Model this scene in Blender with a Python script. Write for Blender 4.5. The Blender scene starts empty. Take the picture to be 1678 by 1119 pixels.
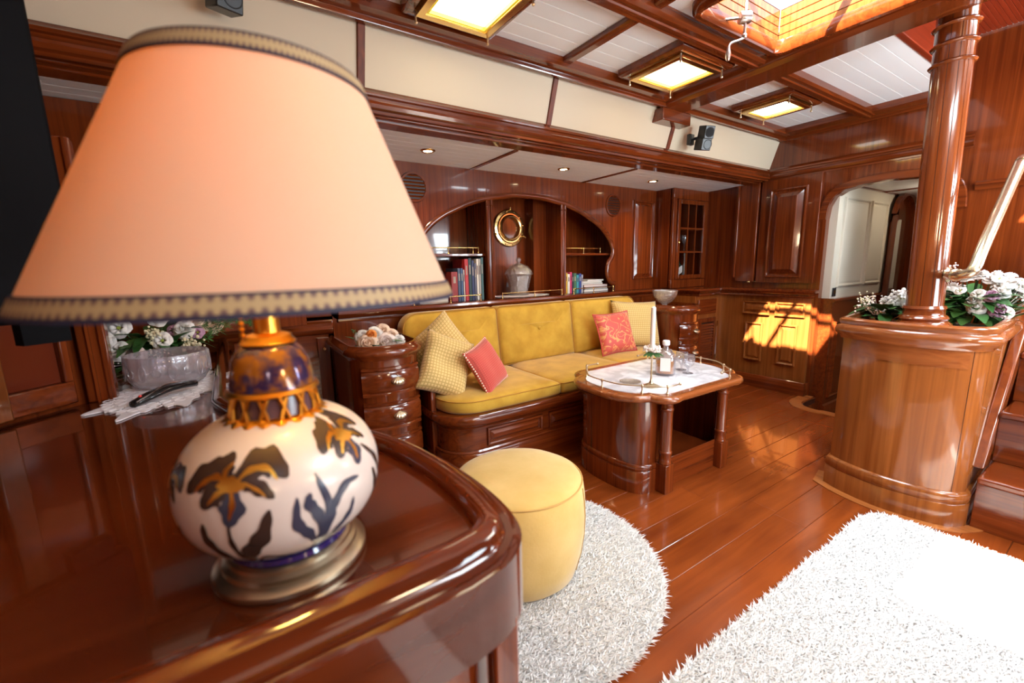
import bpy, bmesh, math, random
import numpy as np
from mathutils import Vector, Matrix
random.seed(7); RN = random.Random(11)
SC = bpy.context.scene
COL = SC.collection
PI = math.pi

# ------------------------------------------------------------------ camera
YAW, PITCH, ROLL, FPX = 0.99083, 0.17523, -0.02166, 700.0
def cam_axes():
    cy, sy, cp, sp = math.cos(YAW), math.sin(YAW), math.cos(PITCH), math.sin(PITCH)
    F = Vector((cy*cp, sy*cp, -sp)); Rt = Vector((sy, -cy, 0)); U = Rt.cross(F)
    cr, sr = math.cos(ROLL), math.sin(ROLL)
    return cr*Rt + sr*U, -sr*Rt + cr*U, F
R_, U_, F_ = cam_axes()
cd = bpy.data.cameras.new('camera'); cam = bpy.data.objects.new('camera', cd); COL.objects.link(cam)
cam.matrix_world = Matrix(((R_.x, U_.x, -F_.x, 0), (R_.y, U_.y, -F_.y, 0), (R_.z, U_.z, -F_.z, 1.15), (0, 0, 0, 1)))
cd.sensor_width = 36; cd.lens = FPX/1678*36; cd.clip_start = 0.02
cd.dof.use_dof = True; cd.dof.focus_distance = 2.5; cd.dof.aperture_fstop = 3.2
SC.camera = cam
SC.view_settings.view_transform = 'Standard'; SC.view_settings.look = 'None'
SC.view_settings.gamma = 1; SC.view_settings.use_curve_mapping = False
SC.view_settings.exposure = 0.0
SC.cycles.max_bounces = 8; SC.cycles.diffuse_bounces = 4; SC.cycles.glossy_bounces = 4
SC.cycles.transmission_bounces = 8; SC.cycles.transparent_max_bounces = 8
SC.cycles.sample_clamp_indirect = 6; SC.cycles.caustics_reflective = False; SC.cycles.caustics_refractive = False
# ------------------------------------------------------------------ world, sun, daylight at the hatches, added fill lights
W = bpy.data.worlds.new('sky'); SC.world = W; W.use_nodes = True
bg = W.node_tree.nodes['Background']; bg.inputs[0].default_value = (0.62, 0.78, 1.0, 1); bg.inputs[1].default_value = 3.0
sd = bpy.data.lights.new('sun', 'SUN'); sun = bpy.data.objects.new('sun', sd); COL.objects.link(sun)
sd.energy = 75; sd.angle = 0.012; sd.color = (1, 0.93, 0.82)
sun.rotation_euler = Vector((1, 0.45, -0.86)).to_track_quat('-Z', 'Y').to_euler()
def area(name, loc, sx, sy, power, col, d=(0, 0, -1)):
    l = bpy.data.lights.new(name, 'AREA'); l.shape = 'RECTANGLE'; l.size = sx; l.size_y = sy; l.energy = power; l.color = col
    o = bpy.data.objects.new(name, l); COL.objects.link(o); o.location = loc
    o.rotation_euler = Vector(d).to_track_quat('-Z', 'Y').to_euler(); return o
area('skylight_daylight', (2.13, 0.9, 2.85), 0.9, 0.9, 85, (0.85, 0.93, 1))
area('overhead_fill', (1.5, -0.9, 2.20), 0.9, 0.8, 60, (0.88, 0.94, 1))  # added unseen fill below the closed deckhead, no skylight here
area('companionway_daylight', (3.2, -0.22, 2.56), 1.0, 0.45, 60, (0.9, 0.95, 1))
area('starboard_fill', (2.5, -1.82, 1.0), 2.2, 0.8, 115, (0.74, 0.91, 1), (0.3, 1, 0.85))  # added cool fill aimed up at the white ceiling, no window in this wall
area('stairwell_fill', (3.35, -0.75, 1.45), 0.6, 0.6, 50, (0.80, 0.93, 1), (-0.02, 1, 0.42))  # added fill to brighten the far ceiling boards, no door modelled
for _p, _e in (((0.9, -1.2, 1.45), 34), ((-0.5, -1.5, 1.5), 16)):  # added warm fill points out of view, lifting the ceilings
    _l = bpy.data.lights.new('warm_fill', 'POINT'); _l.energy = _e; _l.color = (1, .74, .46); _l.shadow_soft_size = .12
    _o = bpy.data.objects.new('warm_fill', _l); COL.objects.link(_o); _o.location = _p

# ------------------------------------------------------------------ materials
def newmat(name):
    m = bpy.data.materials.new(name); m.use_nodes = True
    nt = m.node_tree; b = nt.nodes['Principled BSDF']; return m, nt, b
def plain(name, col, rough=0.5, metal=0, **k):
    m, nt, b = newmat(name); b.inputs['Base Color'].default_value = (*col, 1)
    b.inputs['Roughness'].default_value = rough; b.inputs['Metallic'].default_value = metal
    for kk, v in k.items(): b.inputs[kk.replace('_', ' ')].default_value = v
    return m
def wood(name, dark, light, axis='z', rough=0.16, coat=0.6, fine=42, rnd=0.0, patch=0.0):
    m, nt, b = newmat(name); N = nt.nodes.new; L = nt.links.new
    tc = N('ShaderNodeTexCoord'); mp = N('ShaderNodeMapping')
    s = {'x': (1.3, fine, fine), 'y': (fine, 1.3, fine), 'z': (fine, fine, 1.3)}[axis]
    mp.inputs['Scale'].default_value = s; L(tc.outputs['Object'], mp.inputs[0])
    n1 = N('ShaderNodeTexNoise'); n1.inputs['Scale'].default_value = 1; n1.inputs['Detail'].default_value = 5; n1.inputs['Distortion'].default_value = .8
    L(mp.outputs[0], n1.inputs['Vector'])
    n2 = N('ShaderNodeTexNoise'); n2.inputs['Scale'].default_value = 2.6; n2.inputs['Detail'].default_value = 2; L(tc.outputs['Object'], n2.inputs['Vector'])
    rp = N('ShaderNodeValToRGB'); rp.color_ramp.elements[0].position = .3; rp.color_ramp.elements[1].position = .72
    rp.color_ramp.elements[0].color = (*dark, 1); rp.color_ramp.elements[1].color = (*light, 1)
    mx = N('ShaderNodeMix'); mx.data_type = 'FLOAT'; mx.inputs[0].default_value = .25 + patch
    L(n1.outputs[0], mx.inputs[2]); L(n2.outputs[0], mx.inputs[3]); L(mx.outputs[0], rp.inputs[0])
    out = rp.outputs[0]
    if rnd:
        oi = N('ShaderNodeObjectInfo'); mr = N('ShaderNodeMapRange'); mr.inputs['To Min'].default_value = 1-rnd; mr.inputs['To Max'].default_value = 1+rnd
        L(oi.outputs['Random'], mr.inputs[0]); hs = N('ShaderNodeHueSaturation'); L(mr.outputs[0], hs.inputs['Value']); L(out, hs.inputs['Color']); out = hs.outputs[0]
    L(out, b.inputs['Base Color']); b.inputs['Roughness'].default_value = rough
    b.inputs['Coat Weight'].default_value = coat; b.inputs['Coat Roughness'].default_value = .04
    b.inputs['Specular IOR Level'].default_value = .4
    bp = N('ShaderNodeBump'); bp.inputs['Strength'].default_value = .04; bp.inputs['Distance'].default_value = .002
    L(n1.outputs[0], bp.inputs['Height']); L(bp.outputs[0], b.inputs['Normal'])
    return m
D_, L_ = (0.078, 0.0125, 0.003), (0.225, 0.043, 0.008)
WMAT = wood('mahogany_satin', D_, L_, 'z', rough=.5, coat=0)
WZ = wood('mahogany_upright', D_, L_, 'z'); WX = wood('mahogany_lengthwise', D_, L_, 'x'); WY = wood('mahogany_crosswise', D_, L_, 'y')
WP = wood('mahogany_post', (0.1248, 0.0234, 0.0055), (0.2808, 0.0663, 0.014), 'z', fine=30)
WB = wood('mahogany_light', (0.12, 0.03, 0.006), (0.24, 0.075, 0.018), 'z', fine=60)
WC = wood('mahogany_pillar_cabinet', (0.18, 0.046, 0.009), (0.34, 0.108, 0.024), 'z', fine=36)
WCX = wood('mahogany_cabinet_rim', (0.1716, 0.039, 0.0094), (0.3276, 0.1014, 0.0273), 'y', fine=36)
WD = wood('desk_mahogany', (0.045, 0.0075, 0.002), (0.115, 0.021, 0.005), 'x', rough=.1, fine=22, patch=.15)
WRED = wood('red_mahogany_plank', (0.156, 0.0172, 0.0055), (0.2964, 0.0351, 0.0101), 'x', rough=.3, coat=.2, fine=90)
WFL = wood('floor_teak', (0.12, 0.021, 0.004), (0.28, 0.060, 0.010), 'x', rough=.22, coat=.4, fine=14, rnd=.08, patch=.15)
WBOR = wood('floor_border', (0.272, 0.08, 0.02), (0.416, 0.144, 0.036), 'y', rough=.2, coat=.4, fine=30)
WT = wood('table_mahogany', (0.1716, 0.039, 0.0094), (0.3432, 0.1014, 0.0257), 'x', fine=30)
DARK = plain('dark_void', (0.02, 0.004, 0.002), .4)
CREAM = plain('cream_panel', (0.66, 0.55, 0.40), .6)
WHITE = plain('white_board', (0.90, 0.895, 0.875), .45)
COR = plain('corridor_cream', (0.62, 0.57, 0.47), .45)
BRASS = plain('polished_brass', (0.85, 0.58, 0.22), .18, 1)
GOLD = plain('gilding', (0.80, 0.42, 0.06), .28, 1)
OLDB = plain('aged_brass', (0.62, 0.50, 0.34), .3, 1)
STEEL = plain('satin_nickel', (0.62, 0.56, 0.50), .28, 1)
BLACK = plain('black_plastic', (0.012, 0.012, 0.013), .35)
BLGL = plain('black_gloss', (0.008, 0.008, 0.010), .08)
SILV = plain('silver_trim', (0.75, 0.75, 0.78), .2, 1)
WAX = plain('white_wax', (0.86, 0.84, 0.80), .4, Subsurface_Weight=.2)
PAPER = plain('paper', (0.78, 0.74, 0.68), .7)
LACE = plain('white_lace', (0.82, 0.80, 0.86), .8)
COBALT = plain('cobalt_enamel', (0.012, 0.012, 0.09), .08, Coat_Weight=1)
PORC = plain('porcelain', (0.60, 0.53, 0.49), .32, Coat_Weight=.2)
BROWN = plain('painted_brown', (0.035, 0.020, 0.016), .25)
BLUEB = plain('painted_blue_black', (0.035, 0.040, 0.07), .22)
def glass(name, col=(1, 1, 1), rough=.0, ior=1.45, bump=0):
    m, nt, b = newmat(name); b.inputs['Base Color'].default_value = (*col, 1); b.inputs['Roughness'].default_value = rough
    b.inputs['Transmission Weight'].default_value = 1; b.inputs['IOR'].default_value = ior
    if bump:
        v = nt.nodes.new('ShaderNodeTexVoronoi'); v.inputs['Scale'].default_value = bump
        tc = nt.nodes.new('ShaderNodeTexCoord'); nt.links.new(tc.outputs['Object'], v.inputs['Vector'])
        bp = nt.nodes.new('ShaderNodeBump'); bp.inputs['Strength'].default_value = .8; bp.inputs['Distance'].default_value = .004
        nt.links.new(v.outputs[0], bp.inputs['Height']); nt.links.new(bp.outputs[0], b.inputs['Normal'])
    return m
def clear(name, tint=(1, 1, 1), milk=.0, gl=.12, bump=0, rough=.03, mc=(.9, .86, .88)):
    m, nt, b = newmat(name); N = nt.nodes.new; L = nt.links.new; nt.nodes.remove(b); o = nt.nodes['Material Output']
    t = N('ShaderNodeBsdfTransparent'); t.inputs[0].default_value = (*tint, 1); g = N('ShaderNodeBsdfGlossy'); g.inputs['Roughness'].default_value = rough
    lw = N('ShaderNodeLayerWeight'); lw.inputs[0].default_value = .35; mm = N('ShaderNodeMath'); mm.operation = 'MULTIPLY_ADD'; mm.inputs[1].default_value = .75; mm.inputs[2].default_value = gl; L(lw.outputs['Facing'], mm.inputs[0])
    mx = N('ShaderNodeMixShader'); L(mm.outputs[0], mx.inputs[0]); L(t.outputs[0], mx.inputs[1]); L(g.outputs[0], mx.inputs[2]); out = mx.outputs[0]
    if milk:
        d = N('ShaderNodeBsdfDiffuse'); d.inputs[0].default_value = (*mc, 1); tr = N('ShaderNodeBsdfTranslucent'); tr.inputs[0].default_value = (*mc, 1)
        m0 = N('ShaderNodeMixShader'); L(d.outputs[0], m0.inputs[1]); L(tr.outputs[0], m0.inputs[2]); m2 = N('ShaderNodeMixShader'); m2.inputs[0].default_value = milk; L(out, m2.inputs[1]); L(m0.outputs[0], m2.inputs[2]); out = m2.outputs[0]
        if bump:
            v = N('ShaderNodeTexVoronoi'); v.inputs['Scale'].default_value = bump; tc = N('ShaderNodeTexCoord'); L(tc.outputs['Object'], v.inputs['Vector'])
            mp = N('ShaderNodeMapRange'); mp.inputs['From Min'].default_value = .1; mp.inputs['From Max'].default_value = .6; mp.inputs['To Min'].default_value = milk*.35; mp.inputs['To Max'].default_value = min(1, milk*1.8); L(v.outputs[0], mp.inputs[0]); L(mp.outputs[0], m2.inputs[0])
            bp = N('ShaderNodeBump'); bp.inputs['Strength'].default_value = .9; bp.inputs['Distance'].default_value = .006; L(v.outputs[0], bp.inputs['Height']); L(bp.outputs[0], g.inputs['Normal'])
    L(out, o.inputs[0]); return m
GLASS = clear('clear_glass', (.96, .96, .98), .10, .10); CRYS = clear('cut_crystal', (.96, .92, .90), .10, .30, 95, .05, mc=(1, .90, .80))
FROST = clear('engraved_crystal', (.9, .86, .92), .24, .10, 0, .2); AMBER = clear('amber_spirit', (1, .55, .12), .9, .03, mc=(1, .45, .05))
def emit(name, col, s):
    m, nt, b = newmat(name); b.inputs['Emission Color'].default_value = (*col, 1); b.inputs['Emission Strength'].default_value = s
    b.inputs['Base Color'].default_value = (*col, 1); return m
E_HATCH = emit('lit_acrylic', (1, .90, .68), 9.0); E_HATCHW = emit('lit_acrylic_cool', (1, .97, .90), 8.0)
YGLOW = plain('yellow_acrylic_edge', (0.95, 0.72, 0.05), .2, Emission_Color=(1, .75, .03, 1), Emission_Strength=.2)
E_SPOT = emit('halogen', (1, .8, .5), 25)
def fabric(name, c1, c2, scale, bump=.3, checker=False, rough=.9, sheen=.4):
    m, nt, b = newmat(name); N = nt.nodes.new; L = nt.links.new
    tc = N('ShaderNodeTexCoord'); n = N('ShaderNodeTexNoise'); n.inputs['Scale'].default_value = scale; n.inputs['Detail'].default_value = 6
    L(tc.outputs['Object'], n.inputs['Vector']); rp = N('ShaderNodeValToRGB'); rp.color_ramp.elements[0].position = .35; rp.color_ramp.elements[1].position = .65
    rp.color_ramp.elements[0].color = (*c1, 1); rp.color_ramp.elements[1].color = (*c2, 1); L(n.outputs[0], rp.inputs[0]); L(rp.outputs[0], b.inputs['Base Color'])
    b.inputs['Roughness'].default_value = rough; b.inputs['Sheen Weight'].default_value = sheen; b.inputs['Sheen Roughness'].default_value = .4
    bp = N('ShaderNodeBump'); bp.inputs['Strength'].default_value = bump; bp.inputs['Distance'].default_value = .002
    n2 = N('ShaderNodeTexNoise'); n2.inputs['Scale'].default_value = scale*14; L(tc.outputs['Object'], n2.inputs['Vector'])
    L(n2.outputs[0], bp.inputs['Height']); L(bp.outputs[0], b.inputs['Normal']); return m
VEL = fabric('gold_velvet', (0.50, 0.275, 0.022), (0.64, 0.385, 0.045), 9)
POUFM = fabric('straw_velvet', (0.62, 0.41, 0.12), (0.72, 0.50, 0.18), 7)
def waffle(name, c1, c2, s):
    m, nt, b = newmat(name); N = nt.nodes.new; L = nt.links.new
    tc = N('ShaderNodeTexCoord'); mp = N('ShaderNodeMapping'); mp.inputs['Scale'].default_value = (s, s, s); L(tc.outputs['UV'], mp.inputs[0])
    sx = N('ShaderNodeSeparateXYZ'); L(mp.outputs[0], sx.inputs[0])
    def tri(o):
        f = N('ShaderNodeMath'); f.operation = 'FRACT'; L(o, f.inputs[0]); a = N('ShaderNodeMath'); a.operation = 'SUBTRACT'; a.inputs[1].default_value = .5; L(f.outputs[0], a.inputs[0])
        c = N('ShaderNodeMath'); c.operation = 'ABSOLUTE'; L(a.outputs[0], c.inputs[0]); return c.outputs[0]
    mm = N('ShaderNodeMath'); mm.operation = 'MAXIMUM'; L(tri(sx.outputs[0]), mm.inputs[0]); L(tri(sx.outputs[1]), mm.inputs[1])
    rp = N('ShaderNodeValToRGB'); rp.color_ramp.elements[0].position = .25; rp.color_ramp.elements[1].position = .5
    rp.color_ramp.elements[0].color = (*c1, 1); rp.color_ramp.elements[1].color = (*c2, 1)
    L(mm.outputs[0], rp.inputs[0]); L(rp.outputs[0], b.inputs['Base Color']); b.inputs['Roughness'].default_value = .85
    b.inputs['Sheen Weight'].default_value = .3
    bp = N('ShaderNodeBump'); bp.invert = True; bp.inputs['Strength'].default_value = .7; bp.inputs['Distance'].default_value = .004
    L(mm.outputs[0], bp.inputs['Height']); L(bp.outputs[0], b.inputs['Normal']); return m
WAF = waffle('straw_waffle_weave', (0.80, 0.58, 0.24), (0.52, 0.33, 0.08), 22)
CORAL = waffle('coral_weave', (0.66, 0.10, 0.07), (0.50, 0.06, 0.05), 34)
def damask():
    m, nt, b = newmat('coral_damask'); N = nt.nodes.new; L = nt.links.new
    tc = N('ShaderNodeTexCoord'); n = N('ShaderNodeTexNoise'); n.inputs['Scale'].default_value = 5.5; n.inputs['Detail'].default_value = 1.5; n.inputs['Distortion'].default_value = 1.2
    L(tc.outputs['UV'], n.inputs['Vector']); rp = N('ShaderNodeValToRGB'); cr = rp.color_ramp
    cr.elements[0].position = .46; cr.elements[0].color = (.66, .09, .07, 1); cr.elements[1].position = .54; cr.elements[1].color = (.66, .09, .07, 1)
    e = cr.elements.new(.5); e.color = (.80, .38, .14, 1); e2 = cr.elements.new(.475); e2.color = (.78, .34, .12, 1); e3 = cr.elements.new(.525); e3.color = (.78, .34, .12, 1)
    L(n.outputs[0], rp.inputs[0]); L(rp.outputs[0], b.inputs['Base Color']); b.inputs['Roughness'].default_value = .55; b.inputs['Sheen Weight'].default_value = .3; return m
DAM = damask()
def marble():
    m, nt, b = newmat('white_marble'); N = nt.nodes.new; L = nt.links.new
    tc = N('ShaderNodeTexCoord'); n = N('ShaderNodeTexNoise'); n.inputs['Scale'].default_value = 7; n.inputs['Detail'].default_value = 8; n.inputs['Distortion'].default_value = 1.4
    L(tc.outputs['Object'], n.inputs['Vector']); rp = N('ShaderNodeValToRGB'); rp.color_ramp.elements[0].position = .42; rp.color_ramp.elements[1].position = .56
    rp.color_ramp.elements[0].color = (.60, .59, .62, 1); rp.color_ramp.elements[1].color = (.84, .83, .86, 1)
    L(n.outputs[0], rp.inputs[0]); L(rp.outputs[0], b.inputs['Base Color']); b.inputs['Roughness'].default_value = .12; return m
MARB = marble()
def shadem():
    m, nt, b = newmat('parchment_shade'); N = nt.nodes.new; L = nt.links.new
    nt.nodes.remove(b); o = nt.nodes['Material Output']
    d = N('ShaderNodeBsdfDiffuse'); t = N('ShaderNodeBsdfTranslucent'); d.inputs[0].default_value = (.72, .64, .52, 1); t.inputs[0].default_value = (.98, .56, .12, 1)
    mx = N('ShaderNodeMixShader'); mx.inputs[0].default_value = .45; L(d.outputs[0], mx.inputs[1]); L(t.outputs[0], mx.inputs[2]); L(mx.outputs[0], o.inputs[0]); return m
SHADE = shadem()
def braid():
    m, nt, b = newmat('gold_braid'); N = nt.nodes.new; L = nt.links.new
    tc = N('ShaderNodeTexCoord'); mp = N('ShaderNodeMapping'); mp.inputs['Scale'].default_value = (150, 1, 1); L(tc.outputs['UV'], mp.inputs[0])
    v = N('ShaderNodeTexVoronoi'); v.inputs['Scale'].default_value = 1; v.inputs['Randomness'].default_value = 0; L(mp.outputs[0], v.inputs['Vector'])
    rp = N('ShaderNodeValToRGB'); rp.color_ramp.elements[0].position = .2; rp.color_ramp.elements[1].position = .42
    rp.color_ramp.elements[0].color = (.10, .05, .05, 1); rp.color_ramp.elements[1].color = (.36, .26, .13, 1)
    L(v.outputs[0], rp.inputs[0]); L(rp.outputs[0], b.inputs['Base Color']); b.inputs['Roughness'].default_value = .6; return m
BRAID = braid()
NAVY = plain('navy_ribbon', (0.010, 0.010, 0.035), .7)
RUG = plain('white_wool', (0.80, 0.80, 0.79), .95)
def petal(name, c): return plain(name, c, .7)
P_WH = petal('white_petal', (.84, .80, .76)); P_PE = petal('peach_petal', (.88, .66, .50)); P_PK = petal('pink_petal', (.86, .72, .66))
P_LI = petal('lilac_petal', (.46, .25, .36)); P_OR = petal('orange_petal', (.82, .30, .06)); P_CR = petal('cream_petal', (.74, .66, .44))
GREEN = plain('leaf_green', (.035, .115, .025), .4); GREEN2 = plain('fern_green', (.06, .15, .03), .5); YG = plain('stamen', (.35, .40, .06), .6)

# ------------------------------------------------------------------ mesh helpers
class G:
    def __init__(s): s.v = []; s.f = []; s.uv = {}
    def add(s, vs, fs):
        o = len(s.v); s.v += [tuple(v) for v in vs]; s.f += [tuple(i+o for i in f) for f in fs]; return s
    def box(s, x0, y0, z0, x1, y1, z1):
        v = [(x0,y0,z0),(x1,y0,z0),(x1,y1,z0),(x0,y1,z0),(x0,y0,z1),(x1,y0,z1),(x1,y1,z1),(x0,y1,z1)]
        return s.add(v, [(3,2,1,0),(4,5,6,7),(0,1,5,4),(1,2,6,5),(2,3,7,6),(3,0,4,7)])
    def prism(s, poly, z0, z1):
        n = len(poly); v = [(x, y, z0) for x, y in poly]+[(x, y, z1) for x, y in poly]
        return s.add(v, [tuple(range(n))[::-1], tuple(range(n, 2*n))]+[(i, (i+1) % n, n+(i+1) % n, n+i) for i in range(n)])
    def plate(s, poly, O, U, V, t0, t1):
        O, U, V = Vector(O), Vector(U), Vector(V); N = U.cross(V); n = len(poly)
        v = [O+U*a+V*b+N*t0 for a, b in poly]+[O+U*a+V*b+N*t1 for a, b in poly]
        return s.add(v, [tuple(range(n))[::-1], tuple(range(n, 2*n))]+[(i, (i+1) % n, n+(i+1) % n, n+i) for i in range(n)])
    def obox(s, O, U, V, u0, v0, u1, v1, t0, t1): return s.plate([(u0,v0),(u1,v0),(u1,v1),(u0,v1)], O, U, V, t0, t1)
    def lathe(s, prof, c=(0, 0, 0), n=32, ax=None, sx=1, sy=1, mod=None):
        c = Vector(c); M3 = Matrix.Identity(3) if ax is None else Vector(ax).to_track_quat('Z', 'Y').to_matrix()
        v = []; m = len(prof)
        for i in range(n):
            a = 2*PI*i/n
            for r, z in prof:
                rr = r*(mod(a, z) if mod else 1)
                v.append(c+M3@Vector((rr*math.cos(a)*sx, rr*math.sin(a)*sy, z)))
        f = [(i*m+j, ((i+1) % n)*m+j, ((i+1) % n)*m+j+1, i*m+j+1) for i in range(n) for j in range(m-1)]
        cl = prof[0] == prof[-1]
        if prof[0][0] > 1e-5 and not cl: f.append(tuple(i*m for i in range(n))[::-1])
        if prof[-1][0] > 1e-5 and not cl: f.append(tuple(i*m+m-1 for i in range(n)))
        return s.add(v, f)
    def sweep(s, path, prof, N=(0, 0, 1), closed=False, cap=True):
        """profile (u,v): u along T x N side, v along N; mitred"""
        P = [Vector(p) for p in path]; N = Vector(N).normalized(); n = len(P); m = len(prof); v = []
        for i in range(n):
            a = P[i]-P[i-1] if (i > 0 or closed) else None
            b = P[(i+1) % n]-P[i] if (i < n-1 or closed) else None
            a = a.normalized() if a is not None else None; b = b.normalized() if b is not None else None
            if a is None: a = b
            if b is None: b = a
            T = (a+b).normalized(); S = T.cross(N).normalized(); k = 1/max(.35, S.dot(a.cross(N).normalized()))
            for u, w in prof: v.append(P[i]+S*u*k+N*w)
        f = [(i*m+j, i*m+(j+1) % m, ((i+1) % n)*m+(j+1) % m, ((i+1) % n)*m+j) for i in range(n if closed else n-1) for j in range(m)]
        if cap and not closed: f += [tuple(range(m))[::-1], tuple((n-1)*m+j for j in range(m))]
        return s.add(v, f)
    def tube(s, path, r, n=8, closed=False):
        P = [Vector(p) for p in path]; k = len(P); v = []; prev = None
        rr = r if isinstance(r, (list, tuple)) else [r]*k
        for i in range(k):
            T = (P[min(i+1, k-1)]-P[max(i-1, 0)]).normalized() if not closed else (P[(i+1) % k]-P[i-1]).normalized()
            if prev is None: prev = T.orthogonal().normalized()
            prev = (prev-T*prev.dot(T)).normalized(); B = T.cross(prev)
            for j in range(n):
                a = 2*PI*j/n; v.append(P[i]+(prev*math.cos(a)+B*math.sin(a))*rr[i])
        f = [(i*n+j, i*n+(j+1) % n, ((i+1) % k)*n+(j+1) % n, ((i+1) % k)*n+j) for i in range(k if closed else k-1) for j in range(n)]
        if not closed: f += [tuple(range(n))[::-1], tuple((k-1)*n+j for j in range(n))]
        return s.add(v, f)
    def ball(s, c, r, n=10, sz=1):
        m = max(4, n//2); return s.lathe([(max(1e-6, r*math.sin(PI*i/m)), -r*sz*math.cos(PI*i/m)) for i in range(m+1)], c, n)
    def panel(s, O, U, V, w, h, d=.010, e=.035):
        """raised and fielded panel on a face, normal U x V"""
        O, U, V = Vector(O), Vector(U), Vector(V); N = U.cross(V); v = []
        d = d*1.7; rings = [(0, 0), (.003, .015), (.011, .017), (.017, .013), (.022, .001), (.022+e*.2, .001), (.022+e, d), ]
        for r, t in rings:
            for a, b in ((r, r), (w-r, r), (w-r, h-r), (r, h-r)): v.append(O+U*a+V*b+N*t)
        f = [(k*4+i, k*4+(i+1) % 4, k*4+4+(i+1) % 4, k*4+4+i) for k in range(len(rings)-1) for i in range(4)]
        f.append(tuple((len(rings)-1)*4+i for i in range(4))); f.append((3, 2, 1, 0))
        return s.add(v, f)
    def build(s, name, mat, par=None, bevel=0, seg=2, smooth=35, sub=0):
        me = bpy.data.meshes.new(name); off = Vector((0, 0, 0)) if par is None else woff(par)
        me.from_pydata([tuple(Vector(v)-off) for v in s.v], [], s.f)
        bm = bmesh.new(); bm.from_mesh(me); bmesh.ops.recalc_face_normals(bm, faces=bm.faces); bm.to_mesh(me); bm.free()
        if smooth:
            me.shade_smooth(); me.set_sharp_from_angle(angle=math.radians(smooth))
        me.materials.append(mat); o = bpy.data.objects.new(name, me); COL.objects.link(o)
        if par is not None: o.parent = par
        if bevel:
            b = o.modifiers.new('bevel', 'BEVEL'); b.width = bevel; b.segments = seg; b.limit_method = 'ANGLE'; b.angle_limit = math.radians(40)
            if smooth: o.data.shade_smooth(); o.data.set_sharp_from_angle(angle=math.radians(60))
        if sub:
            q = o.modifiers.new('sub', 'SUBSURF'); q.levels = sub; q.render_levels = sub
        return o
def woff(o):
    v = Vector((0, 0, 0))
    while o is not None: v += o.location; o = o.parent
    return v
def thing(name, label, cat, loc=(0, 0, 0), group=None):
    o = bpy.data.objects.new(name, None); o.empty_display_size = .1; COL.objects.link(o); o.location = loc
    o['label'] = label; o['category'] = cat
    if group: o['group'] = group
    return o
def tag(o, label, cat, group=None):
    o['label'] = label; o['category'] = cat
    if group: o['group'] = group
    return o
def struct(o): o['kind'] = 'structure'; return o
def stuff(o): o['kind'] = 'stuff'; return o
def root(name): # structural empty
    o = bpy.data.objects.new(name, None); COL.objects.link(o); o['kind'] = 'structure'; return o
def lab(o, t): o['label'] = t; return o
def dup(r, loc, label=None, group=None):
    c = r.copy(); COL.objects.link(c); c.location = loc
    if label: c['label'] = label
    if group: c['group'] = group
    for ch in list(r.children):
        d = ch.copy(); COL.objects.link(d); d.parent = c
        for g in list(ch.children):
            e = g.copy(); COL.objects.link(e); e.parent = d
    return c
def smoothpath(pts, k=6, closed=False):
    n = len(pts); out = []
    P = [Vector(p) for p in pts]
    rng = range(n) if closed else range(n-1)
    for i in rng:
        p0 = P[(i-1) % n] if (closed or i > 0) else P[0]*2-P[1]
        p1 = P[i]; p2 = P[(i+1) % n]
        p3 = P[(i+2) % n] if (closed or i+2 < n) else P[-1]*2-P[-2]
        for j in range(k):
            t = j/k
            out.append(.5*((2*p1)+(p2-p0)*t+(2*p0-5*p1+4*p2-p3)*t*t+(3*p1-p0-3*p2+p3)*t*t*t))
    if not closed: out.append(P[-1])
    return out
def arc(cx, cy, r, a0, a1, n=8, ry=None):
    ry = r if ry is None else ry
    return [(cx+r*math.cos(math.radians(a0+(a1-a0)*i/n)), cy+ry*math.sin(math.radians(a0+(a1-a0)*i/n))) for i in range(n+1)]
X3, Y3, Z3 = Vector((1, 0, 0)), Vector((0, 1, 0)), Vector((0, 0, 1))
def torusprof(h, d, k=7):   # half-round nosing of height h standing d out
    return [(0, 0)]+[(d*math.sin(PI*i/k), h*(.5-.5*math.cos(PI*i/k))) for i in range(1, k)]+[(0, h)]
def corniceprof(pts): return pts

# ================================================================== STRUCTURE
YF, XB = 2.78, 4.04
# floor -------------------------------------------------------------
fl = G().prism([(-1.2, -1.9), (3.72, -1.9), (3.72, 0.9)]+[(3.70, 1.36)]+arc(3.84, 1.36, .14, 180, 90, 5)+[(4.04, 1.50), (4.04, 3.3), (-1.2, 3.3)], -.05, -.006).build('floor', plain('floor_seam', (.05, .012, .004), .5))
struct(fl)
y = -1.88; row = 0
meshes = {}
while y < 2.2:
    y1 = y+.13; x = -1.18; xend = 3.66 if y < 1.49 else 4.04
    while x < xend-.02:
        L = (.8 if x > -1.1 else .3)+RN.random()*.9; x1 = min(x+L, xend)
        if xend-x1 < .25: x1 = xend
        G().box(x+.0006, y+.0006, -.03, x1-.0006, y1-.0006, 0).build('floor_plank', WFL, fl, bevel=.0015, seg=1, smooth=0)
        x = x1
    y = y1; row += 1
# sill strip round the doorway
bp_ = [(3.66, .3), (3.66, 1.30)]+arc(3.84, 1.36, .20, 190, 92, 8)+[(4.04, 1.565)]
G().sweep([(a, b, 0) for a, b in bp_], [(-.035, -.02), (.05, -.02), (.05, .004), (-.035, .004)], cap=True).build('floor_border', WBOR, fl, smooth=30)
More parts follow.
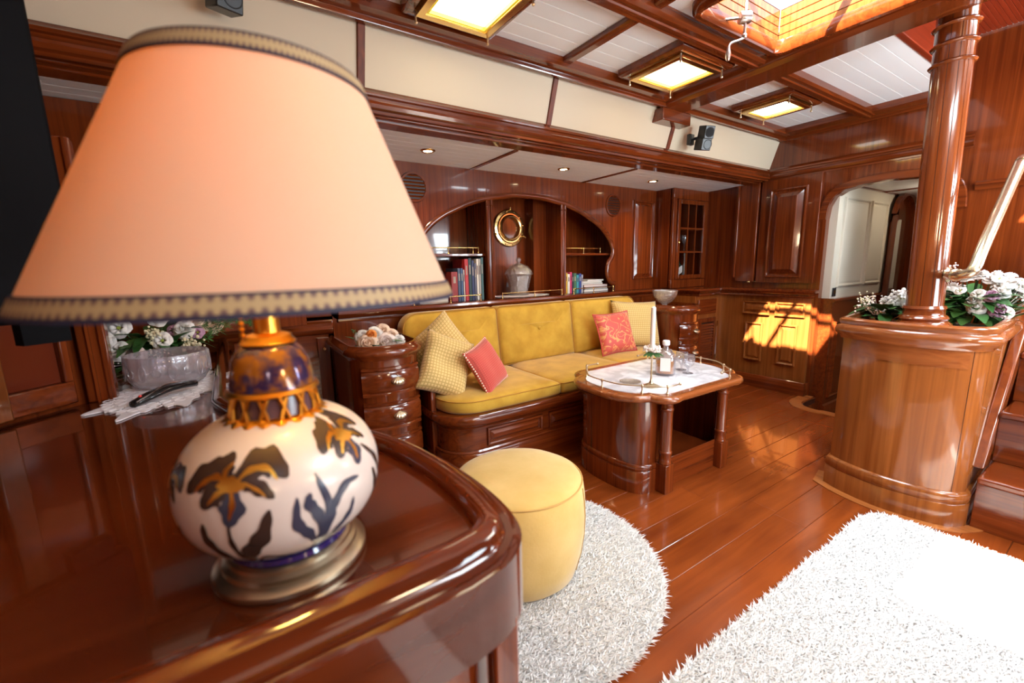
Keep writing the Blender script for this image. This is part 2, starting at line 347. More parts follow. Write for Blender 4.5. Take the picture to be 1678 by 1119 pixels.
# outer walls
dz = [(-1.2, 2.0), (-1.2, .9), (-.52, 1.36), (-.37, 1.60)]
wl = G()
wl.prism([(-.92, 1.07), (-.385, 1.60), (-.36, 1.63), (-.36, 1.70), (-1.1, 1.70), (-1.1, 1.07)], 0, 2.2)
wl.box(-1.3, -1.9, 0, -1.2, 3.3, 2.6); wl.box(-1.2, .6, 0, -.9, 1.10, 2.2)
wl = struct(wl.build('wall_left', WZ)) 
pil = G().box(-.36, 1.60, .8, -.300, 1.64, 1.5).build('pilaster', WZ, wl, bevel=.004)
for q in (-.335, -.31): G().box(q-.003, 1.592, .8, q+.003, 1.60, 1.5).build('flute', WZ, wl)
struct(G().box(-1.3, -2.0, 0, 4.1, -1.9, 2.6).build('wall_starboard', WZ))
struct(G().box(-1.3, 3.2, 0, 4.1, 3.3, 2.6).build('wall_port', WZ))
# bulkhead at XB with arched doorway ---------------------------------
half = [(.365, 0), (.365, 1.46), (.355, 1.56), (.32, 1.63), (.26, 1.668), (.16, 1.69), (0, 1.70)]
dc = 1.19
hole = [(dc+a, b) for a, b in half]+[(dc-a, b) for a, b in half[::-1][1:]]
poly = [(3.25, -.1), (3.25, 2.2), (.85, 2.2), (.85, 2.6), (-1.95, 2.6), (-1.95, -.1)]+[(dc-a, b if b > 0 else -.1) for a, b in half]+[(dc+a, b if b > 0 else -.1) for a, b in half[::-1][1:]]
bk = struct(G().plate(poly, (XB, 0, 0), (0, -1, 0), (0, 0, 1), -.09, 0) .build('wall_forward', WZ)) if False else None
g = G(); n = len(poly)
g.add([(XB, a, b) for a, b in poly]+[(XB+.09, a, b) for a, b in poly], [tuple(range(n)), tuple(range(n, 2*n))[::-1]]+[(i, (i+1) % n, n+(i+1) % n, n+i) for i in range(n)])
bk = struct(g.build('wall_forward', WZ))
# door arch trim
ap = [(XB-.004, dc+a, b) for a, b in half[1:]]+[(XB-.004, dc-a, b) for a, b in half[::-1][1:-1]]
ap = smoothpath(ap, 4)
G().sweep(ap, [(0, 0), (0, .012), (-.05, .012), (-.055, 0)], N=(-1, 0, 0)).build('arch_trim', WY, bk, smooth=50)
# cornice along port side and across the bulkhead
corn = [(0, 0), (.012, 0), (.012, .012), (.026, .018), (.034, .032), (.03, .044), (.018, .05), (.018, .062), (.03, .066), (.03, .078), (.02, .086), (.012, .098), (0, .098)]
def flip(p): return [(-a, b) for a, b in p]
t1 = G()
t1.sweep([(-1.1, 2.03, 1.825), (XB, 2.03, 1.825)], corn)           # side facing -y : T x N = (0,-1,0)
struct(t1.build('trim_1', WX, smooth=25))
t2 = G().sweep([(XB, 2.035, 1.825), (XB, .78, 1.825)], corn); struct(t2.build('trim_2', WY, smooth=25))
# boxed beam behind cornice, stepping to the soffit with reeded steps
b = G(); 
b.box(-1.1, 2.03, 1.835, XB, 2.10, 2.2); b.box(-1.1, 2.10, 1.815, XB, 2.19, 1.9); b.box(-1.1, 2.055, 1.823, XB, 2.11, 1.88); b.box(-1.1, 2.19, 1.828, XB, 2.215, 1.88)
struct(b.build('trim_3', WX, bevel=.004))
# sloped cream panels
cp = struct(G().add([(-1.1, 2.028, 1.915), (XB, 2.028, 1.915), (XB, 1.95, 2.165), (-1.1, 1.95, 2.165), (-1.1, 2.06, 1.915), (XB, 2.06, 1.915), (XB, 2.02, 2.19), (-1.1, 2.02, 2.19)],
    [(0, 1, 2, 3), (7, 6, 5, 4), (0, 4, 5, 1), (3, 2, 6, 7), (0, 3, 7, 4), (1, 5, 6, 2)]).build('wall_upper_port', CREAM, smooth=0))
for x in (-.46, .575, 1.60, 2.645):
    G().add([(x-.016, 2.018, 1.92), (x+.016, 2.018, 1.92), (x+.016, 1.938, 2.165), (x-.016, 1.938, 2.165), (x-.016, 2.03, 1.92), (x+.016, 2.03, 1.92), (x+.016, 1.955, 2.165), (x-.016, 1.955, 2.165)],
        [(0, 1, 2, 3), (0, 4, 5, 1), (3, 2, 6, 7), (0, 3, 7, 4), (1, 5, 6, 2)]).build('batten', WMAT, cp, bevel=.003)
# edge beam at ceiling
struct(G().sweep([(-1.1, 1.93, 2.125), (XB, 1.93, 2.125)], [(-.09, .08), (-.09, .03), (-.03, .028), (-.02, .018), (0, .012), (.012, 0), (.03, 0), (.034, .01), (.034, .02), (.085, .026), (.085, .08)]).build('trim_4', WX, smooth=30))
# bulkhead top beam
struct(G().sweep([(XB, 1.95, 2.13), (XB, .84, 2.13)], [(0, 0), (.02, 0), (.03, .012), (.05, .02), (.16, .025), (.16, .08), (0, .08)]).build('trim_5', WY, smooth=30))
# curved end of the cream panel is plain; ceiling boards --------------
ceil = struct(G().prism([(-1.2, .85), (-1.2, 2.1), (XB, 2.1), (XB, .85), (2.66, .85), (2.66, .5), (2.42, .5), (2.42, 1.225), (1.725, 1.225), (1.725, .85)], 2.225, 2.26).build('ceiling', DARK))
def boards(par, x0, x1, y0, y1, z, w=.088, mat=WHITE, th=.012):
    y = y0; nme = 'ceiling_board'
    while y < y1-.01:
        yy = min(y+w, y1); G().box(x0, y+.0006, z, x1, yy-.0006, z+th).build(nme, mat, par, bevel=.0012, seg=1, smooth=0); y = yy
for x0, x1 in ((-.90, .56), (.56, 1.60), (1.60, 2.45), (2.68, 4.0)):
    boards(ceil, x0, x1, 1.36, 1.90, 2.195)
for x0, x1 in ((.0, 1.6), (1.60, 1.725)):
    boards(ceil, x0, x1, .85, 1.31, 2.195)
boards(ceil, 1.725, 2.48, 1.225, 1.31, 2.195, w=.09)
boards(ceil, 2.68, 4.0, .85, 1.31, 2.195)
# beams of ceiling
rp = [(-.05, .05), (-.05, .012), (-.038, 0), (-.012, 0), (-.008, -.006), (.008, -.006), (.012, 0), (.038, 0), (.05, .012), (.05, .05)]
struct(G().sweep([(-1, 1.333, 2.15), (2.5, 1.333, 2.15)], rp).build('trim_6', WX, smooth=30))
struct(G().sweep([(2.66, 1.333, 2.15), (4.0, 1.333, 2.15)], rp).build('trim_7', WX, smooth=30))
struct(G().sweep([(2.565, 1.93, 2.12), (2.565, 1.3, 2.125), (2.545, .85, 2.13), (2.53, .3, 2.13), (2.53, -1.8, 2.13)], [(-.12, .09), (-.12, .055), (-.10, .045), (-.085, .015), (-.07, 0), (.09, 0), (.115, .015), (.12, .03), (.12, .09)]).build('trim_8', WY, smooth=30))
struct(G().box(2.43, 1.90, 2.05, 2.72, 2.0, 2.125).build('trim_9', WX, bevel=.006))
for x, ya, yb in ((1.585, 1.37, 1.90), (.565, 1.37, 1.90), (-.45, 1.37, 1.9), (1.585, .5, 1.30)):
    G().sweep([(x, yb, 2.168), (x, ya, 2.168)], [(-.026, .03), (-.026, .006), (-.018, 0), (.018, 0), (.026, .006), (.026, .03)]).build('ceiling_batten', WY, ceil, smooth=30)
# rest of the deckhead (out of view) with stair opening and an added aft opening that lets sun onto the rug
rest = G(); rest.box(-1.3, -.8, 2.225, 1.725, .85, 2.28); rest.box(-1.3, -1.9, 2.225, -1.1, -.8, 2.28); rest.box(-.2, -1.9, 2.225, 2.66, -.8, 2.28); rest.box(-1.1, -1.9, 2.225, -.2, -1.8, 2.28); rest.box(1.725, -.8, 2.225, 2.66, .5, 2.28)
rest.box(2.66, -1.9, 2.49, XB, -.45, 2.53); rest.box(3.75, -.45, 2.49, XB, .9, 2.53); rest.box(2.66, -.05, 2.495, 3.75, .9, 2.53)
struct(rest.build('ceiling_aft', WHITE))
struct(G().box(-.9, .80, 2.17, 1.72, .87, 2.24).build('trim_16', WX, bevel=.006))
# stair coachroof, red planks
cr_ = root('ceiling_stairwell')
y = -.4
for i in range(25):
    yy = .35+i*.021
    G().box(2.66, yy+.0008, 2.47, 3.98, yy+.0202, 2.492).build('ceiling_plank', WRED, cr_, bevel=.001, seg=1, smooth=0)
for i in range(19):
    yy = -.05+i*.021
    G().box(2.66, yy+.0008, 2.47, 3.98, yy+.0202, 2.492).build('ceiling_plank', WRED, cr_, bevel=.001, seg=1, smooth=0)
for i in range(13):
    yy = -.45+i*.03
    G().box(3.76, yy+.0008, 2.47, 3.98, yy+.0292, 2.492).build('ceiling_plank', WRED, cr_, bevel=.001, seg=1, smooth=0)
G().box(2.66, .835, 2.19, 4.04, .865, 2.53).build('coaming_side', WRED, cr_, bevel=.004)
G().box(2.64, -.4, 2.2, 2.67, .86, 2.53).build('coaming_side', WY, cr_, bevel=.004)
# mouldings of forward wall in the stairwell
struct(G().sweep([(XB, .745, 1.56), (XB, -1.8, 1.56)], [(0, 0), (.012, 0), (.018, .015), (.03, .03), (.03, .045), (.018, .05), (0, .055)]).build('trim_10', WY, smooth=30))
# skylight ------------------------------------------------------------
sk = root('window_1')
o_ = [(1.74, -.05), (2.47, -.05), (2.47, 1.245), (1.80, 1.245)]
H2 = 2.35; SY = .52
def slat_wall(x0, y0, x1, y1):
    z = 2.2; k = 0
    dx, dy = x1-x0, y1-y0; nx, ny = -dy, dx; l = math.hypot(nx, ny); nx, ny = nx/l*.015, ny/l*.015
    while z < H2-.001:
        z1 = min(z+.037, H2)
        G().add([(x0, y0, z), (x1, y1, z), (x1+nx, y1+ny, z), (x0+nx, y0+ny, z), (x0, y0, z1-.0015), (x1, y1, z1-.0015), (x1+nx, y1+ny, z1-.0015), (x0+nx, y0+ny, z1-.0015)],
            [(3, 2, 1, 0), (4, 5, 6, 7), (0, 1, 5, 4), (1, 2, 6, 5), (2, 3, 7, 6), (3, 0, 4, 7)]).build('coaming_board', WB, sk, bevel=.002, seg=1, smooth=0); z = z1
slat_wall(2.40, 1.21, 2.40, SY); slat_wall(2.40, SY, 1.74, SY); slat_wall(1.74, SY, 1.74, 1.21); slat_wall(1.74, 1.21, 2.40, 1.21)
rr = arc(2.36, 1.17, .055, 0, 90, 5)+arc(1.78, 1.17, .055, 90, 180, 5)+arc(1.78, SY+.04, .055, 180, 270, 5)+arc(2.36, SY+.04, .055, 270, 360, 5)
G().sweep([(a, b, 2.15) for a, b in rr], [(-.018, .06), (-.024, .02), (-.012, .002), (.008, 0), (.02, .014), (.024, .06)], closed=True).build('coaming_trim', WX, sk, smooth=50)
G().box(2.06, SY, H2, 2.09, 1.21, H2+.03).build('glazing_bar', WY, sk, bevel=.003); 
G().box(1.72, .86, H2, 2.42, .89, H2+.03).build('glazing_bar', WX, sk, bevel=.003)
PANE = plain('skylight_pane', (.95, .97, 1), .02); PANE.node_tree.nodes.clear()
_nt = PANE.node_tree; _o = _nt.nodes.new('ShaderNodeOutputMaterial'); _t = _nt.nodes.new('ShaderNodeBsdfTransparent'); _gl = _nt.nodes.new('ShaderNodeBsdfGlossy'); _gl.inputs['Roughness'].default_value = .02
_m = _nt.nodes.new('ShaderNodeMixShader'); _m.inputs[0].default_value = .05; _nt.links.new(_t.outputs[0], _m.inputs[1]); _nt.links.new(_gl.outputs[0], _m.inputs[2]); _nt.links.new(_m.outputs[0], _o.inputs[0])
for x0, x1 in ((1.73, 2.06), (2.09, 2.41)):
    for y0, y1 in ((SY, .86), (.89, 1.21)): G().box(x0, y0, H2+.01, x1, y1, H2+.016).build('pane', PANE, sk, smooth=0)
# soffit over the sofa ---------------------------------------------------
sf = struct(G().box(-1.1, 2.19, 1.835, XB, 3.2, 1.87).build('ceiling_soffit', DARK))
for x0, x1 in ((-1.1, .455), (.455, 1.51), (1.51, 2.555), (2.555, 4.03)):
    boards(sf, x0, x1, 2.215, 2.80, 1.822, w=.075, mat=WHITE)
for x in (.455, 1.51, 2.555):
    G().box(x-.014, 2.21, 1.815, x+.014, 2.78, 1.83).build('soffit_batten', WY, sf, bevel=.003)
# corridor ---------------------------------------------------------------
wc = struct(G().box(4.1, 1.5, .83, 7, 1.56, 2.0).build('wall_corridor', COR))
g = G()
for x0, x1 in ((4.2, 4.72), (4.76, 5.15), (5.85, 6.5)): g = G().panel((x0, 1.5, .92), (1, 0, 0), (0, 0, 1), x1-x0, .72, .004, .02); g.build('wall_panel', COR, wc, smooth=0)
ww = struct(G().box(4.1, 1.47, -.2, 7, 1.56, .83).build('wall_corridor_wainscot', WX))
for x0 in (4.16, 5.0): G().panel((x0, 1.47, -.02), (1, 0, 0), (0, 0, 1), .78, .66, .01, .03).build('wainscot_panel', WX, ww, smooth=0)
G().sweep([(4.1, 1.47, .80), (7, 1.47, .80)], torusprof(.03, .015)).build('rail', WX, ww)
G().sweep([(4.1, 1.47, -.18), (7, 1.47, -.18)], [(0, 0), (.015, 0), (.015, .1), (0, .11)]).build('skirting', WX, ww)
struct(G().box(3.7, .3, -.22, 7, 1.56, -.19).build('floor_corridor', WFL)); struct(G().box(3.66, .3, -.22, 3.72, 1.56, -.051).box(3.72, 1.5, -.22, 4.1, 1.56, -.051).build('trim_14', WX))
cc = struct(G().box(4.13, .3, 1.735, 7, 1.56, 1.78).build('ceiling_corridor', WHITE)); G().box(5.0, .3, 1.725, 5.03, 1.5, 1.737).build('batten', WY, cc); G().box(4.13, 1.48, 1.722, 7, 1.5, 1.737).build('batten', WX, cc)
struct(G().box(7, .3, -.2, 7.1, 1.56, 2).build('wall_corridor_end', COR)); struct(G().box(4.13, .3, -.2, 7, .35, 2).build('wall_corridor_starboard', WZ))
dr = root('door_1')
dpts = [(5.20, .0), (5.20, 1.5)]+arc(5.45, 1.47, .25, 180, 0, 12)+[(5.70, 0)]
G().sweep([(a, 1.47, b) for a, b in dpts], [(0, 0), (0, .04), (-.045, .04), (-.045, 0)], N=(0, -1, 0)).build('door_frame', WZ, dr, smooth=40)
G().plate(dpts, (0, 1.48, 0), (1, 0, 0), (0, 0, 1), .0, .012).build('door_leaf', WZ, dr)
G().plate([(5.28, .86), (5.28, 1.42)]+arc(5.36, 1.42, .08, 180, 90, 5)+[(5.40, 1.5), (5.40, .86)], (0, 1.46, 0), (1, 0, 0), (0, 0, 1), 0, .006).build('door_panel', COR, dr)
sw = thing('light_switch', 'small black and brass switch plate on cream corridor wall', 'switch', (4.14, 1.5, .84))
G().box(4.14, 1.492, .845, 4.20, 1.5, .915).build('plate', BLACK, sw, bevel=.002); G().box(4.16, 1.488, .865, 4.18, 1.492, .895).build('rocker', BRASS, sw)

# sunken light boxes in ceiling -----------------------------------------
def hatch(x0, y0, x1, y1, lbl, em):
    t = thing('ceiling_light', lbl, 'ceiling light', (x0, y0, 2.15), 'brass framed ceiling lights')
    w = [(x0, y0), (x1, y0), (x1, y1), (x0, y1)]
    G().sweep([(a, b, 2.162) for a, b in w], [(0, 0), (0, .034), (-.045, .034), (-.045, 0), (-.035, -.01), (-.012, -.01)][::-1], closed=True).build('wood_frame', WX, t, bevel=.002)
    i = .045; w2 = [(x0+i, y0+i), (x1-i, y0+i), (x1-i, y1-i), (x0+i, y1-i)]
    G().sweep([(a, b, 2.135) for a, b in w2], [(0, .03), (0, .018), (-.0, 0), (-.028, 0), (-.028, .006), (-.012, .01), (-.008, .03)], closed=True).build('brass_frame', BRASS, t, bevel=.001)
    G().sweep([(a, b, 2.14) for a, b in [(x0+i+.03, y0+i+.03), (x1-i-.03, y0+i+.03), (x1-i-.03, y1-i-.03), (x0+i+.03, y1-i-.03)]], [(0, 0), (0, .02), (-.010, .02), (-.010, 0)], closed=True).build('glowing_edge', YGLOW, t)
    G().box(x0+i+.03, y0+i+.03, 2.155, x1-i-.03, y1-i-.03, 2.16).build('diffuser', em, t, smooth=0)
    for a, b in w2:
        g = G(); g.tube([(a, b, 2.15), (a, b, 2.118)], .004, 8); g.ball((a, b, 2.114), .007, 8); g.build('thumbscrew', OLDB, t)
hatch(.70, 1.40, 1.12, 1.83, 'square brass framed ceiling light above the lamp shade, nearest one', E_HATCH)
hatch(1.92, 1.40, 2.36, 1.81, 'brass framed ceiling light just before the wide main beam', E_HATCH)
hatch(3.00, 1.395, 3.39, 1.79, 'brass framed ceiling light farthest away, beyond the main beam', E_HATCHW)
for i, (x, l) in enumerate(((1.06, 'round recessed spotlight over the left bookshelf, nearest of three'), (2.09, 'round recessed spotlight over the middle of the sofa'), (3.06, 'round recessed spotlight at the right end over the sofa'))):
    t = thing('downlight', l, 'spotlight', (x, 2.47, 1.822), 'recessed spotlights above the sofa')
    G().lathe([(.026, -.0), (.030, -.007), (.036, -.008), (.044, -.003), (.045, 0)], (x, 2.47, 1.822), 28).build('ring', BRASS, t)
    G().lathe([(.0001, -.004), (.026, -.004), (.026, -.001), (.0001, -.001)], (x, 2.47, 1.822), 20).build('lamp_glass', E_SPOT, t)
    l_ = bpy.data.lights.new('spot', 'SPOT'); l_.energy = 16; l_.color = (1, .72, .42); l_.spot_size = 2.2; l_.spot_blend = .8; l_.shadow_soft_size = .03
    q = bpy.data.objects.new('spot_bulb', l_); COL.objects.link(q); q.location = (0, 0, -.02); q.parent = t
t = thing('downlight', 'recessed spotlight in the corridor ceiling past the archway', 'spotlight', (4.75, 1.15, 1.735))
G().lathe([(.026, 0), (.030, -.007), (.042, -.004), (.045, 0)], (4.75, 1.15, 1.735), 24).build('ring', BRASS, t); G().lathe([(.0001, -.004), (.026, -.004), (.026, -.001), (.0001, -.001)], (4.75, 1.15, 1.735), 20).build('lamp_glass', E_SPOT, t)
l_ = bpy.data.lights.new('corridor_bulb', 'POINT'); l_.energy = 5; l_.color = (1, .85, .65); l_.shadow_soft_size = .04; q = bpy.data.objects.new('corridor_bulb', l_); COL.objects.link(q); q.location = (5.0, 1.0, 1.62)

# ================================================================== BOOKCASE WALL
bc = thing('bookcase', 'built-in mahogany bookcase behind the sofa with wide arched opening', 'bookcase', (2, 2.78, .88))
cx = 2.0
rh = [(.0, 1.69), (.083, 1.688), (.20, 1.678), (.394, 1.644), (.53, 1.603), (.632, 1.560), (.735, 1.51), (.815, 1.455), (.885, 1.385), (.925, 1.318), (.94, 1.258), (.925, 1.20), (.885, 1.15), (.872, 1.09), (.885, 1.035), (.915, 1.0), (.965, .985)]
rs = smoothpath([(cx+a, b, 0) for a, b in rh], 4); right = [(p.x, p.y) for p in rs]; left = [(2*cx-a, b) for a, b in right]
pol = [(-1.05, .905), (-1.05, 1.825), (3.50, 1.825), (3.50, .905), (right[-1][0], .905)]+right[::-1]+left[1:]+[(left[-1][0], .905)]
g = G(); n = len(pol)
g.add([(a, YF, b) for a, b in pol]+[(a, YF+.025, b) for a, b in pol], [tuple(range(n)), tuple(range(n, 2*n))[::-1]]+[(i, (i+1) % n, n+(i+1) % n, n+i) for i in range(n)])
g.build('facade', WZ, bc, smooth=30)
arcp = [(a, YF, b) for a, b in left[::-1]+right[1:]]
G().sweep(arcp, [(-.004, -.004), (-.004, .012), (.008, .020), (.022, .020), (.032, .010), (.036, 0)][::-1], N=(0, -1, 0)).build('arch_moulding', WX, bc, smooth=50)
NX = (0.98, 3.02)
g = G(); g.box(NX[0], 3.10, .88, NX[1], 3.13, 1.75); g.build('back_panel', WZ, bc)
g = G(); g.box(NX[0]-.02, YF+.02, .88, NX[0], 3.12, 1.75); g.box(NX[1], YF+.02, .88, NX[1]+.02, 3.12, 1.75); g.box(NX[0], YF+.02, 1.74, NX[1], 3.12, 1.76); g.build('side_panel', WZ, bc)
for x in (1.644, 2.345):
    g = G(); g.box(x-.02, YF-.003, .905, x+.02, 3.1, 1.70); g.build('divider', WZ, bc, bevel=.003)
    for q in (-.024, .024):
        g = G(); g.tube([(x+q*.8, YF-.004, .91), (x+q*.8, YF-.004, 1.628)], .011, 10); g.lathe([(.011, 0), (.016, .006), (.011, .012)], (x+q*.8, YF-.004, 1.58), 10); g.build('bead', WZ, bc)
for x0, x1 in ((NX[0], 1.626), (2.364, NX[1])):
    g = G(); g.box(x0, YF+.03, 1.225, x1, 3.1, 1.245); g.build('shelf', WX, bc, bevel=.004)
bx = G().box(2.19, 2.98, .9, 2.335, 3.11, 1.70).build('inner_fairing', WZ, bc)
def vent(x, z, r):
    g = G().sweep([(x+r*math.cos(a), YF, z+r*math.sin(a)) for a in [2*PI*i/40 for i in range(40)]], [(-.008, 0), (-.006, .010), (.006, .010), (.010, 0)], N=(0, -1, 0), closed=True); v = g.build('vent_rim', WX, bc)
    G().lathe([(.0001, 0), (r*.97, 0), (r*.97, .002), (.0001, .002)], (x, YF, z), 32, ax=(0, -1, 0)).build('vent_shade', DARK, v)  # dark disc painted as the shade of a hole behind the slats
    k = 8
    for i in range(k):
        zz = -r*.86+2*r*.86*i/(k-1); w = math.sqrt(max(0, (r*.97)**2-zz*zz))
        G().add([(x-w, YF-.003, z+zz+.003), (x+w, YF-.003, z+zz+.003), (x+w, YF-.011, z+zz-.006), (x-w, YF-.011, z+zz-.006), (x-w, YF-.001, z+zz+.001), (x+w, YF-.001, z+zz+.001), (x+w, YF-.008, z+zz-.009), (x-w, YF-.008, z+zz-.009)],
            [(0, 1, 2, 3), (7, 6, 5, 4), (0, 4, 5, 1), (3, 2, 6, 7), (0, 3, 7, 4), (1, 5, 6, 2)]).build('slat', WX, v, smooth=0)
vent(1.08, 1.668, .088); vent(2.922, 1.656, .088)
for x0 in (3.185, .55, .12): G().panel((x0, YF, 1.0), (1, 0, 0), (0, 0, 1), .29, .72, .010, .03).build('panel', WZ, bc, smooth=0)
# ledge
ld = G(); ld.prism([(-1.05, 2.72), (3.60, 2.72), (3.60, 2.36), (4.04, 2.36), (4.04, 3.12), (-1.05, 3.12)], .875, .905); ldo = struct(ld.build('trim_11', WX, bevel=.004))
nose = [(-.03, -.072), (.006, -.072), (.010, -.062), (.004, -.05), (.022, -.040), (.036, -.020), (.034, -.006), (.024, 0), (-.03, 0)]
struct(G().sweep([(.53, 2.72, .905), (3.56, 2.72, .905), (3.62, 2.66, .905), (3.62, 2.36, .905), (3.95, 2.36, .905), (3.985, 2.30, .905), (3.985, 1.585, .905), (4.04, 1.585, .905)], nose).build('trim_12', WX, smooth=35))
struct(G().box(.5, 2.72, .0, 3.65, 2.76, .88).build('wall_sofa_back', WZ))
struct(G().sweep([(.53, 3.1, .905), (.53, 2.72, .905)], nose).build('trim_13', WX, smooth=35))
def gallery(par, pts, h, r=.004, name='gallery_rail', posts=None):
    q = par if par is not None else None
    g = G().tube([(a, b, z+h) for a, b, z in pts], r, 8)
    ro = g.build(name, BRASS, par, smooth=60)
    for p in (posts or pts):
        gg = G().lathe([(.008, 0), (.008, .003), (.0035, .008), (.0035, h*.55), (.005, h*.6), (.0035, h*.66), (.003, h-.006), (.0065, h-.004), (.0065, h+.004), (.002, h+.008)], p, 10); gg.build('rail_post', BRASS, ro, smooth=60)
    return ro
def grail(label, pts, h=.042):
    t = thing('gallery_rail', label, 'rail', pts[0]); gallery(t, pts, h, name='rail'); return t
grail('small brass gallery rail on upper shelf left of the porthole', [(1.02, 2.84, 1.245), (1.16, 2.84, 1.245), (1.335, 2.84, 1.245), (1.535, 2.84, 1.245), (1.58, 2.84, 1.245)])
grail('small brass gallery rail on upper shelf right of the porthole', [(2.42, 2.84, 1.245), (2.63, 2.84, 1.245), (2.83, 2.84, 1.245)])
grail('brass gallery rail before the tall books on the left ledge', [(1.02, 2.74, .905), (1.29, 2.74, .905), (1.53, 2.74, .905)])
grail('brass gallery rail before the lidded crystal jar', [(1.72, 2.74, .905), (2.02, 2.74, .905), (2.30, 2.74, .905)])
grail('brass gallery rail before the small books and magazines on the right', [(2.43, 2.74, .905), (2.66, 2.74, .905), (2.90, 2.74, .905)])
# porthole
ph = thing('porthole', 'round polished brass porthole on the middle panel of the bookcase', 'porthole', (2.02, 3.1, 1.46))
G().lathe([(.098, 0), (.150, 0), (.153, .012), (.146, .02), (.125, .022), (.118, .034), (.104, .034), (.098, .02), (.098, 0)], (2.02, 3.1, 1.46), 48, ax=(0, -1, 0)).build('outer_ring', BRASS, ph)
G().lathe([(.084, .02), (.104, .02), (.108, .04), (.098, .048), (.088, .045), (.084, .02)], (2.02, 3.1, 1.46), 48, ax=(0, -1, 0)).build('glazing_ring', BRASS, ph)
G().lathe([(.0001, .004), (.1, .004), (.1, .012), (.0001, .012)], (2.02, 3.1, 1.46), 40, ax=(0, -1, 0)).build('glass', wood('port_inner', (0.0936, 0.0234, 0.0094), (0.1716, 0.0468, 0.0156), 'z', rough=.05), ph)
for k in range(12):
    a = 2*PI*k/12+.2; G().ball((2.02+.137*math.cos(a), 3.078, 1.46+.137*math.sin(a)), .006, 8).build('screw', BRASS, ph)
for a in (-.45, PI+.35, PI/2):
    g = G(); c = Vector((2.02+.15*math.cos(a), 3.07, 1.46+.15*math.sin(a))); g.ball(c, .010, 10); g.tube([c, c+Vector((.014*math.cos(a), -.006, .014*math.sin(a)))], .004, 8); g.ball(c+Vector((.016*math.cos(a), -.006, .016*math.sin(a))), .006, 8); g.build('dog_bolt', BRASS, ph)
# lidded crystal jar
jar = thing('crystal_jar', 'large lidded cut crystal jar on the ledge under the porthole', 'jar', (2.0, 2.93, .912))
def flute(k, d): return lambda a, z: 1+d*math.cos(k*a)
G().lathe([(.0001, .0), (.075, 0), (.085, .012), (.074, .02), (.070, .028), (.095, .13), (.100, .16), (.097, .16), (.090, .13), (.064, .035), (.0001, .03)], (2.0, 2.93, .912), 48, mod=flute(16, .045)).build('jar_body', CRYS, jar, smooth=60)
G().lathe([(.100, .163), (.112, .168), (.112, .176), (.104, .195), (.075, .232), (.03, .252), (.016, .258), (.013, .266), (.02, .275), (.022, .288), (.014, .300), (.0001, .304)], (2.0, 2.93, .912), 48, mod=flute(16, .04)).build('lid', CRYS, jar, smooth=60)
dl = tag(G().lathe([(.0001, 0), (.20, 0), (.21, .004), (.0001, .006)], (2.0, 2.90, .906), 48, sx=1.25, sy=.75, mod=lambda a, z: 1+.04*math.cos(22*a)).build('doily', LACE), 'white lace doily under the lidded crystal jar', 'doily')
# books
SPRINT = plain('spine_lettering', (.38, .33, .26), .6)
def book(x, w, h, d, col, lbl, y=2.80, z=.906, lean=0):
    t = thing('book', lbl, 'book', (x, y, z), 'books and magazines in the bookcase'); m = plain('cover', col, .5)
    g = G(); g.box(x, y, z, x+w, y+.003, z+h); g.box(x, y, z, x+.0025, y+d, z+h); g.box(x+w-.0025, y, z, x+w, y+d, z+h); g.build('cover', m, t, bevel=.001, seg=1)
    G().box(x+.0025, y+.003, z+.003, x+w-.0025, y+d-.003, z+h-.004).build('pages', PAPER, t, smooth=0)
    g = G(); g.box(x+w*.32, y-.0006, z+h*.62, x+w*.68, y, z+h*.84); c2 = SPRINT if sum(col) < .6 else plain('spine_print', (.1, .03, .03), .6); g.build('spine_label', c2, t, smooth=0)
    if lean: t.rotation_euler = (0, lean, 0)
    return t
x = 1.33
for w, h, col, l in ((.05, .21, (.30, .03, .03), 'dull red picture book half hidden by the lamp shade'), (.022, .235, (.05, .08, .16), 'slate blue slim book beside the tall red book'), (.018, .235, (.05, .10, .22), 'steel blue thin book left of the tall red book'),
    (.012, .225, (.55, .50, .50), 'pale grey thin book touching the tall red book'), (.028, .30, (.50, .03, .04), 'tall glossy red book on the left ledge, tallest there'), (.024, .305, (.02, .05, .06), 'tall dark teal book right of the red one'),
    (.020, .29, (.03, .04, .12), 'tall navy book with a plain spine in the left group'), (.016, .27, (.10, .10, .16), 'tall slate book between navy and white ones'), (.018, .30, (.72, .68, .62), 'tall white book on the left ledge'), (.016, .30, (.40, .38, .36), 'tall light grey book next to the white one'), (.020, .31, (.05, .12, .12), 'tall dark green book against the left divider')):
    book(x, w, h, .2, col, l); x += w+.002
x = 2.385
for w, h, col, l in ((.026, .175, (.80, .52, .03), 'small yellow book beside the right divider'), (.026, .165, (.75, .70, .66), 'small white book next to the yellow one'), (.020, .180, (.60, .04, .14), 'small crimson book in the right group'), (.018, .165, (.03, .03, .05), 'small black book in the right group'),
    (.030, .170, (.05, .14, .07), 'small dark green book in the right group'), (.026, .155, (.04, .28, .35), 'small turquoise book in the right group'), (.026, .165, (.03, .06, .25), 'small royal blue book in the right group'), (.018, .155, (.45, .45, .50), 'small grey book ending the right upright row')):
    book(x, w, h, .16, col, l); x += w+.002
def mag(x, y, z, w, d, h, col, lbl, rz=0):
    t = thing('magazine', lbl, 'book', (x, y, z), 'books and magazines in the bookcase'); m = plain('cover', col, .4)
    G().box(x, y, z, x+w, y+d, z+.002).build('cover', m, t, smooth=0); G().box(x, y, z+h-.002, x+w, y+d, z+h).build('cover', m, t, smooth=0); G().box(x+.002, y+.002, z+.002, x+w-.002, y+d-.002, z+h-.002).build('pages', PAPER, t, smooth=0); t.rotation_euler = (0, 0, rz)
z = .906
